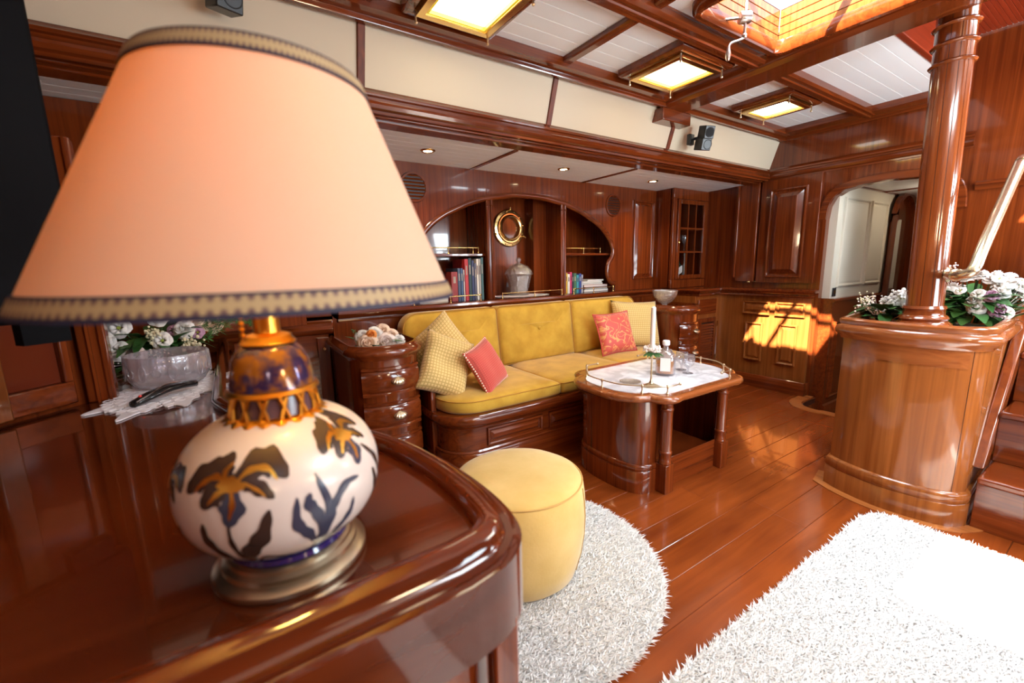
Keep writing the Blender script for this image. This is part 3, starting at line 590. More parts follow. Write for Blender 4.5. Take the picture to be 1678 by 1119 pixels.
for w, h, col, l, xo in ((.30, .022, (.05, .06, .10), 'thick dark blue volume at the bottom of the flat pile', .0), (.28, .02, (.04, .12, .18), 'flat teal book second from bottom of the pile', .01), (.29, .018, (.45, .04, .06), 'flat red magazine in the pile of magazines', .0), (.25, .014, (.10, .16, .12), 'flat green magazine under the white ones', -.02), (.24, .016, (.55, .52, .48), 'flat grey magazine near the pile top', -.02), (.20, .012, (.75, .72, .70), 'flat white magazine on top of the pile', .04)):
    mag(2.63+xo, 2.83, z, w, .2, h, col, l); z += h+.001
mag(1.10, 2.84, .906, .22, .2, .035, (.70, .66, .60), 'thick white flat book at the left ledge by the shade'); mag(1.12, 2.85, .942, .20, .18, .03, (.60, .05, .04), 'glossy red flat book stacked by the lamp shade edge')

# ================================================================== CORNER CABINETS
gc = thing('glazed_cabinet', 'tall corner cabinet with nine-pane glazed door', 'cabinet', (3.5, 2.58, .9))
g = G(); g.box(3.50, 2.60, .905, 3.54, 3.1, 1.822); g.box(3.54, 3.06, .905, 4.04, 3.1, 1.822); g.box(3.5, 2.58, .905, 4.04, 2.62, .985); g.box(3.5, 2.58, 1.73, 4.04, 2.62, 1.822); g.box(3.5, 2.58, .985, 3.555, 2.62, 1.73); g.box(4.0, 2.58, .985, 4.04, 2.62, 1.73); g.build('carcass', WZ, gc, bevel=.004)
df = G()
for a, b_, c, d in ((3.56, .99, 3.60, 1.725), (3.955, .99, 3.995, 1.725), (3.6, .99, 3.955, 1.03), (3.6, 1.685, 3.955, 1.725)): df.box(a, 2.568, b_, c, 2.585, d)
door = df.build('door', WZ, gc, bevel=.003)
for x in (3.715, 3.835): G().box(x-.007, 2.570, 1.03, x+.007, 2.583, 1.685).build('glazing_bar', WZ, door)
for z in (1.245, 1.465): G().box(3.60, 2.571, z-.007, 3.955, 2.582, z+.007).build('glazing_bar', WX, door)
PN = glass('cabinet_glass', (.9, .9, .9), 0)
PN = PANE
for i in range(3):
    for j in range(3):
        xs = (3.60, 3.715, 3.835, 3.955); zs = (1.03, 1.245, 1.465, 1.685); G().box(xs[i]+.006, 2.575, zs[j]+.006, xs[i+1]-.006, 2.577, zs[j+1]-.006).build('pane', PN, door, smooth=0)
for z in (1.25, 1.46): G().box(3.55, 2.63, z-.006, 4.0, 3.05, z+.006).build('shelf', WX, gc)
G().ball((3.578, 2.56, 1.33), .009, 10).build('knob', BRASS, gc)
lb = thing('liquor_bottle', 'dark bottle with slanted white label behind the glazed door', 'bottle', (3.78, 2.72, .906))
G().lathe([(.0001, 0), (.035, 0), (.037, .01), (.037, .13), (.03, .16), (.014, .185), (.012, .25), (.015, .252), (.015, .262), (.0001, .262)], (3.78, 2.72, .99), 24).build('bottle_glass', plain('dark_green_glass', (.01, .02, .01), .05), lb)
G().add([(3.745, 2.683, 1.02), (3.81, 2.681, 1.05), (3.81, 2.681, 1.12), (3.745, 2.683, 1.09)], [(0, 1, 2, 3)]).build('bottle_label', PAPER, lb); G().box(3.56, 2.62, .975, 4.0, 3.05, .99).build('shelf', WX, gc)
lb2 = thing('clear_bottle', 'slim clear bottle right of the dark one in the cabinet', 'bottle', (3.90, 2.72, .99))
G().lathe([(.0001, 0), (.022, 0), (.024, .01), (.02, .1), (.009, .15), (.008, .22), (.013, .226), (.011, .25), (.0001, .252)], (3.90, 2.72, .99), 20).build('bottle_glass', plain('pale_bottle', (.35, .36, .3), .1), lb2)
for i, (x, l) in enumerate(((3.64, 'stemmed glass on the cabinet middle shelf, left'), (3.77, 'stemmed glass on the cabinet middle shelf, centre'), (3.88, 'stemmed glass on the cabinet middle shelf, right'))):
    o = G().lathe([(.0001, 0), (.028, 0), (.028, .003), (.004, .008), (.004, .07), (.02, .09), (.03, .12), (.026, .16), (.024, .16), (.028, .12), (.016, .092), (.0001, .088)], (x, 2.72, 1.256), 20).build('stemmed_glass', GLASS, smooth=60); tag(o, l, 'glass', 'stemmed glasses in the corner cabinet')
# bulkhead panels
up = thing('wall_cupboard', 'tall upper mahogany cupboard door with fielded panel left of archway', 'cupboard', (XB, 1.57, .93))
G().box(XB-.03, 1.60, .955, XB, 2.06, 1.825).build('door', WZ, up, bevel=.003)
G().panel((XB-.03, 1.98, 1.0), (0, -1, 0), (0, 0, 1), .29, .745, .016, .05).build('door_panel', WZ, up, smooth=0)
cpn = thing('corner_panel', 'narrow plain mahogany cover board between cabinet and cupboard', 'panel', (XB, 2.07, .96))
G().box(XB-.045, 2.075, .963, XB-.0, 2.24, 1.822).build('board', WZ, cpn, bevel=.003)
G().box(XB-.06, 2.24, 1.0, XB-.0, 2.262, 1.822).build('edge_strip', WZ, cpn, bevel=.004); G().ball((XB-.05, 2.11, .958), .010, 8).build('foot_stop', BRASS, cpn)
# lower cupboard (sunlit)
lc = thing('sideboard_cupboard', 'lower mahogany cupboard with two drawers over two doors, sunlit', 'cupboard', (XB, 1.57, 0))
rc_ = [(3.985, 1.585), (3.985, 2.24)]+arc(3.885, 2.24, .10, 0, 90, 6)+[(3.62, 2.36), (3.62, 2.5)]
G().prism([(4.038, 1.585), (4.0, 1.585)][::-1]+[(4.0, 2.26)]+arc(3.925, 2.305, .075, 0, 90, 7)+[(3.60, 2.38), (3.60, 2.70), (4.038, 2.70)], .085, .835).build('carcass', WC, lc, smooth=40)
G().sweep([(4.04, 1.575, 0), (3.975, 1.575, 0), (3.975, 2.26, 0)][::-1]+[], [(0, .0), (.012, 0), (.012, .105), (.004, .115), (0, .115)][::1]).build('plinth', WY, lc, smooth=40)
G().prism([(4.0, 2.26)]+arc(3.925, 2.305, .085, 0, 90, 7)+[(3.60, 2.39), (3.60, 2.2)][:1]+[(3.60, 2.6), (4.0, 2.6)], 0, .085).build('plinth', WX, lc)
for y0, y1, z0, z1, nm in ((1.905, 2.15, .665, .79, 'drawer'), (1.62, 1.86, .665, .79, 'drawer'), (1.95, 2.11, .24, .595, 'door_panel'), (1.665, 1.82, .24, .60, 'door_panel')):
    G().panel((4.0, y1, z0), (0, -1, 0), (0, 0, 1), y1-y0, z1-z0, .010, .025).build(nm, WC, lc, smooth=0)
lv = thing('louvred_door', 'small louvred mahogany door in the corner right of the drawers', 'door', (3.66, 2.375, .08))
g = G(); g.box(3.64, 2.362, .08, 3.69, 2.382, .62); g.box(3.90, 2.362, .08, 3.925, 2.382, .62); g.box(3.69, 2.362, .08, 3.91, 2.382, .12); g.box(3.69, 2.362, .58, 3.91, 2.382, .62); g.build('door_frame', WZ, lv, bevel=.002); G().box(3.69, 2.376, .12, 3.91, 2.380, .58).build('backing', DARK, lv)
for k in range(17):
    z = .135+k*.026; G().obox((3.69, 2.372, z), (1, 0, 0), (0, -.5, -.86), 0, -.012, .22, .012, -.002, .002).build('slat', WX, lv, smooth=0)
for z in (.53, .2): G().tube([(3.945, 2.355, z), (3.945, 2.355, z+.05)], .006, 8).build('hinge', BRASS, lv)
G().box(3.64, 2.366, .66, 3.93, 2.382, .80).build('drawer', WX, lc, bevel=.004)

# ================================================================== SOFA
so = thing('sofa', 'built-in mahogany sofa with gold velvet cushions along the panelled wall', 'sofa', (2, 2.3, 0))
def sofaplan(x0, x1, yf, r, yb=2.72):
    return [(x0, yb)]+[(x0, yf+r)]+arc(x0+r, yf+r, r, 180, 270, 8)[1:]+arc(x1-r, yf+r, r, 270, 360, 8)+[(x1, yb)]
def ccw3(p, z): return [(a, b, z) for a, b in p]
G().prism(sofaplan(.89, 3.0, 1.955, .17), .03, .36).build('base', WX, so, smooth=40)
G().sweep(ccw3(sofaplan(.89, 3.0, 1.955, .17), 0), [(0, 0), (.018, 0), (.018, .13), (.012, .142), (.014, .15), (.006, .158), (0, .158)]).build('plinth', WX, so, smooth=40)
G().sweep(ccw3(sofaplan(.89, 3.0, 1.955, .17), .285), [(-.02, 0), (.004, 0), (.010, .012), (.028, .022), (.042, .045), (.040, .066), (.028, .078), (-.02, .078)]).build('front_rail', WX, so, smooth=40)
x = 1.10
for k in range(4):
    G().panel((x, 1.955, .17), (1, 0, 0), (0, 0, 1), .385, .105, .008, .02).build('drawer_front', WX, so, smooth=0); x += .432
def cushion(poly, z0, z1, name, par, mat, r=.022, seam=True, thr=True):
    g = G(); n = len(poly); c = Vector((sum(p[0] for p in poly)/n, sum(p[1] for p in poly)/n, 0)); rings = []
    prof = [(r, z0), (r*.3, z0+r*.4), (0, z0+r), (0, z1-r), (r*.3, z1-r*.4), (r, z1), (r*2.6, z1+.006), (.12, z1+.014)]
    # inset by scaling toward medial box
    xs = [p[0] for p in poly]; ys = [p[1] for p in poly]; w = (max(xs)-min(xs))/2; h = (max(ys)-min(ys))/2; mx_, my_ = (max(xs)+min(xs))/2, (max(ys)+min(ys))/2
    v = []
    for d, z in prof:
        for a, b in poly: v.append((mx_+(a-mx_)*(1-d/w), my_+(b-my_)*(1-d/h), z))
    f = [(k*n+i, k*n+(i+1) % n, (k+1)*n+(i+1) % n, (k+1)*n+i) for k in range(len(prof)-1) for i in range(n)]
    f += [tuple((len(prof)-1)*n+i for i in range(n)), tuple(range(n))[::-1]]
    o = g.add(v, f).build(name, mat, par, smooth=70)
    if seam:
        G().tube([(mx_+(a-mx_)*(1-.002/w), my_+(b-my_)*(1-.002/h), z1-r*.55) for a, b in poly], .0035, 6, closed=True).build('piping', plain('piping', (.50, .24, .03), .8), o)
    return o
def rect(x0, y0, x1, y1, rfl=.03, rfr=.03):
    return [(x0, y1)]+arc(x0+rfl, y0+rfl, rfl, 180, 270, 6)+arc(x1-rfr, y0+rfr, rfr, 270, 360, 6)+[(x1, y1)]
cushion(rect(.895, 1.95, 1.635, 2.70, .19, .02), .36, .445, 'seat_cushion', so, VEL)
cushion(rect(1.64, 1.95, 2.325, 2.70, .02, .02), .36, .445, 'seat_cushion', so, VEL)
cushion(rect(2.33, 1.95, 2.99, 2.70, .02, .17), .36, .445, 'seat_cushion', so, VEL)
def backc(x0, x1, rl, rr_):
    z0, z1 = .45, .865; pl = [(x0, z0)]+[(x1, z0)]+arc(x1-rr_, z1-rr_, rr_, 0, 90, 7)+arc(x0+rl, z1-rl, rl, 90, 180, 7); n = len(pl); w, h = (x1-x0)/2, (z1-z0)/2; mx_, mz = (x0+x1)/2, (z0+z1)/2
    prof = [(.01, 0), (0, .02), (0, .10), (.004, .115), (.02, .128), (.06, .138), (.14, .142)]; v = []
    for d, t in prof:
        for a, b in pl:
            yy = 2.70-t-(.865-b)*.16*(t/.14); v.append((mx_+(a-mx_)*(1-d/w), yy, mz+(b-mz)*(1-d/h)))
    f = [(k*n+i, k*n+(i+1) % n, (k+1)*n+(i+1) % n, (k+1)*n+i) for k in range(len(prof)-1) for i in range(n)]+[tuple(range(n))[::-1]]
    # cap as rings toward a button centre
    base = len(prof)-1; m = []
    for s_, dd in ((.6, .004), (.3, .0), (.12, -.012)):
        for a, b in pl:
            A, B = mx_+(a-mx_)*(1-.14/w)*s_, mz+.03+(b-mz)*(1-.14/h)*s_; m.append((A, 2.70-.142-dd-(.865-B)*.16, B))
    v += m
    for k in range(3): f += [((base+k)*n+i, (base+k)*n+(i+1) % n, (base+k+1)*n+(i+1) % n, (base+k+1)*n+i) for i in range(n)]
    f.append(tuple((base+3)*n+i for i in range(n)))
    o = G().add(v, f).build('back_cushion', VEL, so, smooth=80)
    G().tube([(mx_+(a-mx_), 2.70-.117-(.865-b)*.16*.8, mz+(b-mz)) for a, b in pl], .0035, 6, closed=True).build('piping', plain('piping', (.50, .24, .03), .8), o)
    G().lathe([(.0001, .010), (.010, .008), (.014, 0), (.01, -.006)], (mx_, 2.70-.134-(.865-mz-.03)*.16, mz+.03), 14, ax=(0, -1, 0)).build('button', VEL, o)
backc(.875, 1.565, .11, .03); backc(1.57, 2.255, .03, .03); backc(2.26, 3.0, .03, .10)
# little end arm
G().sweep([(.875, 2.7, .50), (.875, 2.18, .50), (.885, 2.15, .50), (.90, 2.14, .50)], [(-.02, 0), (.012, 0), (.024, .012), (.026, .03), (.012, .042), (-.02, .042)]).build('end_arm', WD, so, smooth=40)
G().box(.865, 2.15, .03, .895, 2.70, .50).build('end_panel', WZ, so, bevel=.004)
# pillows ---------------------------------------------------------------
def pillow(name, w, h, t, mat, loc, U, N, label, par_rope=None, pinch=.0, nn=18):
    """square cushion; U = width direction, N = facing direction"""
    U = Vector(U).normalized(); N = Vector(N); N = (N-U*N.dot(U)).normalized(); V = N.cross(U).normalized()
    tt = thing(name, label, 'cushion', loc, 'scatter cushions on the sofa'); vs = []; fs = []; uvs = []
    def pt(i, j, s):
        a, b = 2*i/nn-1, 2*j/nn-1; k = 1-.07*(1-b*b)*abs(a)**1.2; l = 1-.07*(1-a*a)*abs(b)**1.2
        th = t*.5*(max(0, (1-a**4)*(1-b**4)))**.6; th *= 1-pinch*math.exp(-(a*a*1.2+(b-.1)**2*9))
        wr = .004*math.sin(5*a+3*b)*math.cos(4*b-2*a)
        return U*(a*w/2*k)+V*(b*h/2*l)+N*(s*(th+wr*(1-abs(a))*(1-abs(b))))
    for s in (1, -1):
        o = len(vs)
        for i in range(nn+1):
            for j in range(nn+1): vs.append(pt(i, j, s)); uvs.append((i/nn*w/.4, j/nn*h/.4))
        for i in range(nn):
            for j in range(nn):
                q = (o+i*(nn+1)+j, o+(i+1)*(nn+1)+j, o+(i+1)*(nn+1)+j+1, o+i*(nn+1)+j+1); fs.append(q if s == 1 else q[::-1])
    me = bpy.data.meshes.new('cover'); me.from_pydata([tuple(v) for v in vs], [], fs)
    ul = me.uv_layers.new()
    for lp in me.loops: ul.data[lp.index].uv = uvs[lp.vertex_index]
    bm = bmesh.new(); bm.from_mesh(me); bmesh.ops.remove_doubles(bm, verts=bm.verts, dist=1e-5); bm.to_mesh(me); bm.free()
    me.shade_smooth(); me.materials.append(mat); o = bpy.data.objects.new('cover', me); COL.objects.link(o); o.parent = tt
    if par_rope:
        edge = [pt(i, 0, 0) for i in range(nn)]+[pt(nn, j, 0) for j in range(nn)]+[pt(nn-i, nn, 0) for i in range(nn)]+[pt(0, nn-j, 0) for j in range(nn)]
        k = 0; ro = None; g = G(); g2 = G()
        L = [Vector(loc)+e for e in edge]
        for a, b in zip(L, L[1:]+L[:1]):
            for q in (0, .5):
                p = a.lerp(b, q); (g if k % 2 else g2).ball(p, .0062, 6); k += 1
        g.build('cord', par_rope[0], tt, smooth=80); g2.build('cord', par_rope[1], tt, smooth=80)
    return tt
M_CORD = plain('cream_cord', (.80, .70, .55), .8); M_REDC = plain('coral_cord', (.60, .09, .07), .8); M_STR = plain('straw_cord', (.62, .44, .15), .8)
pillow('cushion', .43, .42, .13, WAF, (1.03, 2.38, .60), (.75, -.25, .62), (.12, -1, .35), 'straw waffle-weave cushion with raised corner, leaning behind the other at the left')
pillow('cushion', .30, .37, .15, WAF, (.985, 2.20, .60), (.85, -.15, -.38), (.25, -1, .35), 'straw waffle-weave cushion tipped on its corner in front, left end of sofa', pinch=.45)
pillow('cushion', .29, .28, .10, CORAL, (1.215, 2.13, .575), (.70, .50, .15), (.51, -.68, .45), 'plain coral red cushion with twisted cord edge', (M_CORD, M_REDC))
pillow('cushion', .44, .40, .14, WAF, (2.84, 2.42, .645), (1, -.30, -.06), (-.33, -1, .35), 'straw waffle-weave cushion at the right end behind the red patterned one')
pillow('cushion', .34, .33, .11, DAM, (2.52, 2.35, .61), (1, -.12, .03), (-.2, -1, .40), 'coral red cushion patterned with gold scrolls', (M_REDC, M_REDC))

# ================================================================== NIGHTSTANDS (bow-fronted end cabinets)
def nightstand(x0, x1, label, ztop=.745, yb=2.70, yf=2.20, bow=.07):
    t = thing('end_cabinet', label, 'drawer cabinet', ((x0+x1)/2, yb, 0), 'bow-fronted end cabinets beside the sofa'); xm = (x0+x1)/2; hw = (x1-x0)/2
    def plan(o=0, r=.06):
        p = [(x0-o, yb)]+[(x0-o, yf+r)]
        k = 10
        for i in range(k+1):
            a = i/k*2-1; p.append((xm+a*(hw+o), yf-o-bow*(1-a*a)+(.05*abs(a)**6)))
        return p+[(x1+o, yf+r), (x1+o, yb)]
    def ring(o, z): return [(a, b, z) for a, b in plan(o)]
    G().prism(plan(), 0, ztop-.04).build('carcass', WZ, t, smooth=50)
    G().prism(plan(.01), ztop-.04, ztop-.012).build('top', WX, t, smooth=50)
    G().sweep(ring(0, ztop-.055), [(-.01, 0), (.006, 0), (.010, .012), (.026, .024), (.030, .040), (.022, .055), (.008, .062), (.0, .075), (-.012, .075), (-.014, .045)]).build('top_moulding', WX, t, smooth=50)
    G().sweep(ring(0, 0), [(0, 0), (.012, 0), (.012, .09), (.004, .1), (0, .1)]).build('plinth', WX, t, smooth=50)
    for z0 in (.13, .315, .50):
        z1 = z0+.155; pts = [(xm+a*hw*.80, yf-bow*(1-(a*.8)**2)-.001, 0) for a in [i/8*2-1 for i in range(9)]]
        dr_ = G().sweep([(a, b, z0) for a, b, c in pts], [(-.002, 0), (.010, .004), (.010, .016), (.004, .022), (.012, .036), (.012, .119), (.004, .133), (.010, .139), (.010, .151), (-.002, .155)]).build('drawer', WX, t, smooth=30)
        g = G(); c = Vector((xm+.02, yf-bow-.010, z0+.075)); v = []; NU, NV = 28, 6
        for u in range(NU+1):
            a = PI*u/NU; fl_ = 1+.10*abs(math.sin(a*7))
            for w in range(NV+1):
                tq = w/NV; v.append(c+Vector((-.034*math.cos(a)*math.sin(tq*PI/2)*fl_, -.022*max(0, math.sin(a))**.6*math.sin(tq*PI*.62)*fl_, .026-.040*tq*(.45+.55*math.sin(a)))))
        g.add(v, [(u*(NV+1)+w, (u+1)*(NV+1)+w, (u+1)*(NV+1)+w+1, u*(NV+1)+w+1) for u in range(NU) for w in range(NV)])
        g.ball(c+Vector((0, 0, .034)), .006, 8); g.build('shell_pull', OLDB, dr_, smooth=60)
    return t
nightstand(.475, .84, 'bow-fronted mahogany drawer cabinet left of the sofa, with roses on top')
nightstand(3.06, 3.38, 'bow-fronted mahogany drawer cabinet at the right end of the sofa, crystal bowl on top', ztop=.775)
# dark counter with louvred door left of the nightstand
co = thing('counter_cabinet', 'low mahogany counter with louvred door left of the rose cabinet', 'cabinet', (.1, 2.72, 0))
G().box(-.7, 2.72, 0, .47, 3.1, .80).build('carcass', WX, co); G().box(-.7, 2.70, .80, .50, 3.1, .86).build('top', WX, co, bevel=.008, seg=3)
G().sweep([(-.7, 2.72, .77), (.49, 2.72, .77)], nose and [(0, 0), (.015, .006), (.03, .022), (.034, .036), (.026, .05), (.016, .056), (.02, .07), (.03, .082), (.026, .09), (0, .09)]).build('moulding', WX, co, smooth=40)
G().box(.40, 2.70, .0, .465, 2.72, .755).build('stile', WZ, co, bevel=.003)
for k in range(22):
    z = .06+k*.027; G().obox((-.05, 2.708, z), (1, 0, 0), (0, -.5, -.86), 0, -.013, .45, .013, -.002, .002).build('slat', WX, co, smooth=0)
g = G().lathe([(.0001, .012), (.008, .012), (.011, .006), (.006, 0)], (.435, 2.70, .69), 14, ax=(0, -1, 0)); g.build('knob', BRASS, co)

# ================================================================== COFFEE TABLE
ct = thing('coffee_table', 'lobed mahogany coffee table with white marble top and brass gallery', 'table', (2.0, 1.54, 0))
TX, TY = 1.985, 1.535
def q4(pts):
    P = pts; out = [(a, b) for a, b in P]; out += [(-a, b) for a, b in P[::-1]]; out += [(-a, -b) for a, b in P]; out += [(a, -b) for a, b in P[::-1]]
    r = []
    for p in out:
        if not r or (abs(p[0]-r[-1][0])+abs(p[1]-r[-1][1])) > 1e-5: r.append(p)
    if abs(r[0][0]-r[-1][0])+abs(r[0][1]-r[-1][1]) < 1e-5: r.pop()
    return r
tp = [(.490, 0), (.487, .08), (.472, .15), (.44, .205), (.41, .232), (.372, .246), (.355, .253), (.352, .285), (.335, .318), (.305, .338), (.27, .345), (.235, .338), (0, .338)]
top = q4(tp); topw = [(TX+a, TY+b) for a, b in top]
def ctr(p): 
    s = sum(p[i][0]*p[(i+1) % len(p)][1]-p[(i+1) % len(p)][0]*p[i][1] for i in range(len(p))); return p if s > 0 else p[::-1]
topw = ctr(topw)
def scal(p, k1, k2=None): return [(TX+(a-TX)*k1, TY+(b-TY)*(k2 or k1)) for a, b in p]
G().prism(scal(topw, .975, .965), .488, .522).build('top', WT, ct, smooth=40)
G().sweep([(a, b, .488) for a, b in scal(topw, .97, .955)], [(-.01, 0), (.006, 0), (.014, .008), (.018, .02), (.014, .031), (.004, .036), (-.01, .036)], closed=True).build('edge', WT, ct, smooth=50)
mi = [(.43, 0), (.425, .08), (.405, .14), (.375, .18), (.345, .20), (.322, .208), (.312, .236), (.29, .266), (.26, .28), (0, .28)]
G().prism(ctr([(TX+a, TY+b) for a, b in q4(mi)]), .515, .5245).build('marble_inset', MARB, ct, smooth=40)
for s in (-1, 1):
    p = [(.265, -.225), (.33, -.222), (.375, -.195), (.405, -.10), (.41, 0), (.405, .10), (.375, .195), (.33, .222), (.265, .225)]
    p = [(v.x, v.y) for v in smoothpath([(a, b, 0) for a, b in p], 4)]
    pw = [(TX+s*a, TY+b) for a, b in p]; pi_ = [(TX+s*(a-.02 if i not in (0, len(p)-1) else a), TY+b*.93) for i, (a, b) in enumerate(p)]
    G().prism(pw+pi_[::-1], .0, .488).build('end_panel', WZ, ct, smooth=40)
    pth = [(a, b, 0) for a, b in (pw if s > 0 else pw[::-1])]
    G().sweep(pth, [(0, 0), (.010, 0), (.010, .115), (.007, .118), (.010, .122), (.010, .142), (.004, .15), (0, .152)]).build('plinth', WZ, ct, smooth=50)
    for t_ in (-1, 1):
        cx_, cy_ = TX+s*.243, TY+t_*.262
        lg = G(); lg.box(cx_-.033, cy_-.033, 0, cx_+.033, cy_+.033, .152)
        lg.lathe([(.032, .152), (.034, .158), (.030, .166), (.030, .205), (.034, .210), (.034, .218), (.0295, .222), (.0295, .43), (.034, .434), (.034, .442), (.030, .446), (.030, .488)], (cx_, cy_, 0), 24)
        lg.build('leg', WZ, ct, bevel=.003, smooth=35)
G().box(TX-.25, TY-.22, .10, TX+.25, TY+.22, .115).build('shelf', WX, ct); 
for t_ in (-1, 1): G().box(TX-.22, TY+t_*.235-.012, .0, TX+.22, TY+t_*.25+.0, .16).build('shelf_rail', WX, ct, bevel=.004)
G().box(TX-.24, TY+.225, .16, TX+.24, TY+.245, .488).build('back_panel', WZ, ct)
for s in (-1, 1):
    pts = [(-.18, .285), (-.27, .28), (-.322, .23), (-.352, .195), (-.415, .11), (-.428, 0), (-.415, -.11), (-.352, -.195), (-.322, -.23), (-.27, -.28), (-.18, -.285)]
    sm = smoothpath([(TX-s*-1*a if s > 0 else TX+a, TY+b, .5235) for a, b in pts], 5)
    sm = [Vector((TX+(a if s < 0 else -a), TY+b, .5235)) for a, b in pts]; smp = smoothpath(sm, 5)
    g = G().tube([(p.x, p.y, p.z+.036) for p in smp], .0035, 8)
    for e in (smp[0], smp[-1]): g.ball((e.x, e.y, e.z+.036), .008, 10)
    ga = g.build('gallery_rail', OLDB, ct, smooth=60)
    for a in (sm[1], sm[3], sm[5], sm[7], sm[9]):
        G().lathe([(.008, 0), (.007, .004), (.0035, .01), (.003, .024), (.006, .030), (.0075, .036), (.006, .042), (.0001, .045)], a, 10).build('rail_post', OLDB, ga, smooth=60)
# things on the table
TZ = .5245
cs = thing('candlestick', 'slender brass candlestick with white taper candle and tiny flower wreath', 'candlestick', (1.755, 1.385, TZ))
G().lathe([(.0001, 0), (.042, 0), (.043, .004), (.03, .010), (.012, .018), (.006, .03), (.0045, .05), (.0045, .15), (.009, .158), (.012, .165), (.014, .178), (.010, .182), (.0001, .182)], (1.755, 1.385, TZ), 24).build('stick', OLDB, cs)
G().lathe([(.0001, 0), (.0125, 0), (.0115, .225), (.004, .232), (.0001, .232)], (1.755, 1.385, TZ+.18), 16).build('candle', WAX, cs)
def leafmesh(g, p, d, n, L, w, curl=.3):
    d = Vector(d).normalized(); n = Vector(n); s = d.cross(n).normalized(); n = s.cross(d).normalized(); p = Vector(p); v = []
    K = 5
    for i in range(K+1):
        t = i/K; ww = w*math.sin(PI*min(1, t*.93+.05))**.8; c = p+d*(L*t)-n*(curl*L*t*t)
        v += [c-s*ww/2+n*ww*.12, c, c+s*ww/2+n*ww*.12]
    g.add(v, [(i*3+j, i*3+j+1, i*3+3+j+1, i*3+3+j) for i in range(K) for j in range(2)]); return g
def rose(g, c, r, axis=(0, 0, 1), seed=0, open_=1.0):
    rd = random.Random(seed); c = Vector(c); M3 = Vector(axis).normalized().to_track_quat('Z', 'Y').to_matrix()
    for ring, (k, rad, ht, lean) in enumerate(((3, .18, .95, .0), (4, .38, .95, .12), (5, .62, .85, .30), (6, .85, .65, .62), (6, .98, .45, 1.0))):
        for i in range(k):
            a0 = 2*PI*i/k+ring*.7+rd.uniform(-.15, .15); wa = 2*PI/k*.75; v = []; U = 5; V = 4
            for u in range(U+1):
                a = a0+wa*(u/U-.5)*(1.25)
                for w in range(V+1):
                    t = w/V; rr_ = r*(rad*(.35+.65*math.sin(t*PI/2))+lean*.30*t*t*open_); z = r*(ht*(t**.8)*(1-.22*(2*u/U-1)**2)-lean*.55*t*t*t*open_-.35-.10*ring)
                    v.append(c+M3@Vector((rr_*math.cos(a), rr_*math.sin(a), z)))
            g.add(v, [(u*(V+1)+w, (u+1)*(V+1)+w, (u+1)*(V+1)+w+1, u*(V+1)+w+1) for u in range(U) for w in range(V)])
    g.ball(c-M3@Vector((0, 0, r*.15)), r*.35, 8); return g
def lisi(g, c, r, axis, seed=0):    # open five-petal bloom
    rd = random.Random(seed); c = Vector(c); M3 = Vector(axis).normalized().to_track_quat('Z', 'Y').to_matrix()
    for ring, (k, s_, z0) in enumerate(((5, 1.0, 0), (5, .72, .12))):
        for i in range(k):
            a0 = 2*PI*i/k+ring*.6+rd.uniform(-.1, .1); v = []
            for u in range(6):
                for w in range(5):
                    t = w/4; a = a0+(u/5-.5)*1.5*(.35+.65*t); rr_ = r*s_*(.12+.88*t)*(1-.15*abs(u/5-.5)*2*t); z = r*(z0+.55*math.sin(t*1.9)-.25*t*t+.06*math.sin(a*7))
                    v.append(c+M3@Vector((rr_*math.cos(a), rr_*math.sin(a), z)))
            g.add(v, [(u*5+w, (u+1)*5+w, (u+1)*5+w+1, u*5+w+1) for u in range(5) for w in range(4)])
    return g
def tiny(g, c, spread, n, r, rd):
    for i in range(n):
        p = Vector(c)+Vector((rd.gauss(0, 1), rd.gauss(0, 1), rd.gauss(0, .7)))*spread; g.ball(p, r*rd.uniform(.7, 1.3), 5)
    return g
rd = random.Random(5)
g = G()
for i in range(110):
    a = rd.random()*2*PI; q = rd.uniform(.012, .046); g.ball((1.755+q*math.cos(a), 1.385+q*math.sin(a), TZ+.186+rd.uniform(0, .024)), .0048, 6)
g.build('blossom', P_PK, cs)
g = G()
for i in range(18):
    a = rd.random()*2*PI; leafmesh(g, (1.755, 1.385, TZ+.178), (math.cos(a), math.sin(a), .05), (0, 0, 1), .058, .02)
g.build('leaf', GREEN, cs)
de = thing('decanter', 'square shouldered glass bottle of amber spirit with blank white label', 'bottle', (2.02, 1.50, TZ))
bc_ = (2.02, 1.50, TZ); sq = lambda a, z: (1/max(abs(math.cos(a-.55)), abs(math.sin(a-.55))))**.55 if z < .15 else 1
G().lathe([(.0001, 0), (.050, 0), (.053, .008), (.053, .10), (.047, .118), (.03, .135), (.016, .142), (.014, .165), (.014, .168), (.011, .168), (.012, .142), (.026, .130), (.043, .114), (.048, .098), (.048, .012), (.0001, .010)], bc_, 40, mod=sq).build('bottle_glass', GLASS, de, smooth=50)
G().lathe([(.0001, .0115), (.0475, .0125), (.0475, .072), (.0001, .072)], bc_, 40, mod=sq).build('spirit', AMBER, de, smooth=50)
G().lathe([(.0001, .168), (.018, .168), (.020, .172), (.020, .190), (.017, .195), (.0001, .195)], bc_, 20).build('stopper', WAX, de)
cdir = Vector((-2.02, -1.50, 0)).normalized(); sdir = Vector((cdir.y, -cdir.x, 0)); 
lo = Vector(bc_)+cdir*.0605; G().add([lo-sdir*.027+Z3*.03, lo+sdir*.027+Z3*.03, lo+sdir*.027+Z3*.105, lo-sdir*.027+Z3*.105], [(0, 1, 2, 3)]).build('bottle_label', PAPER, de)
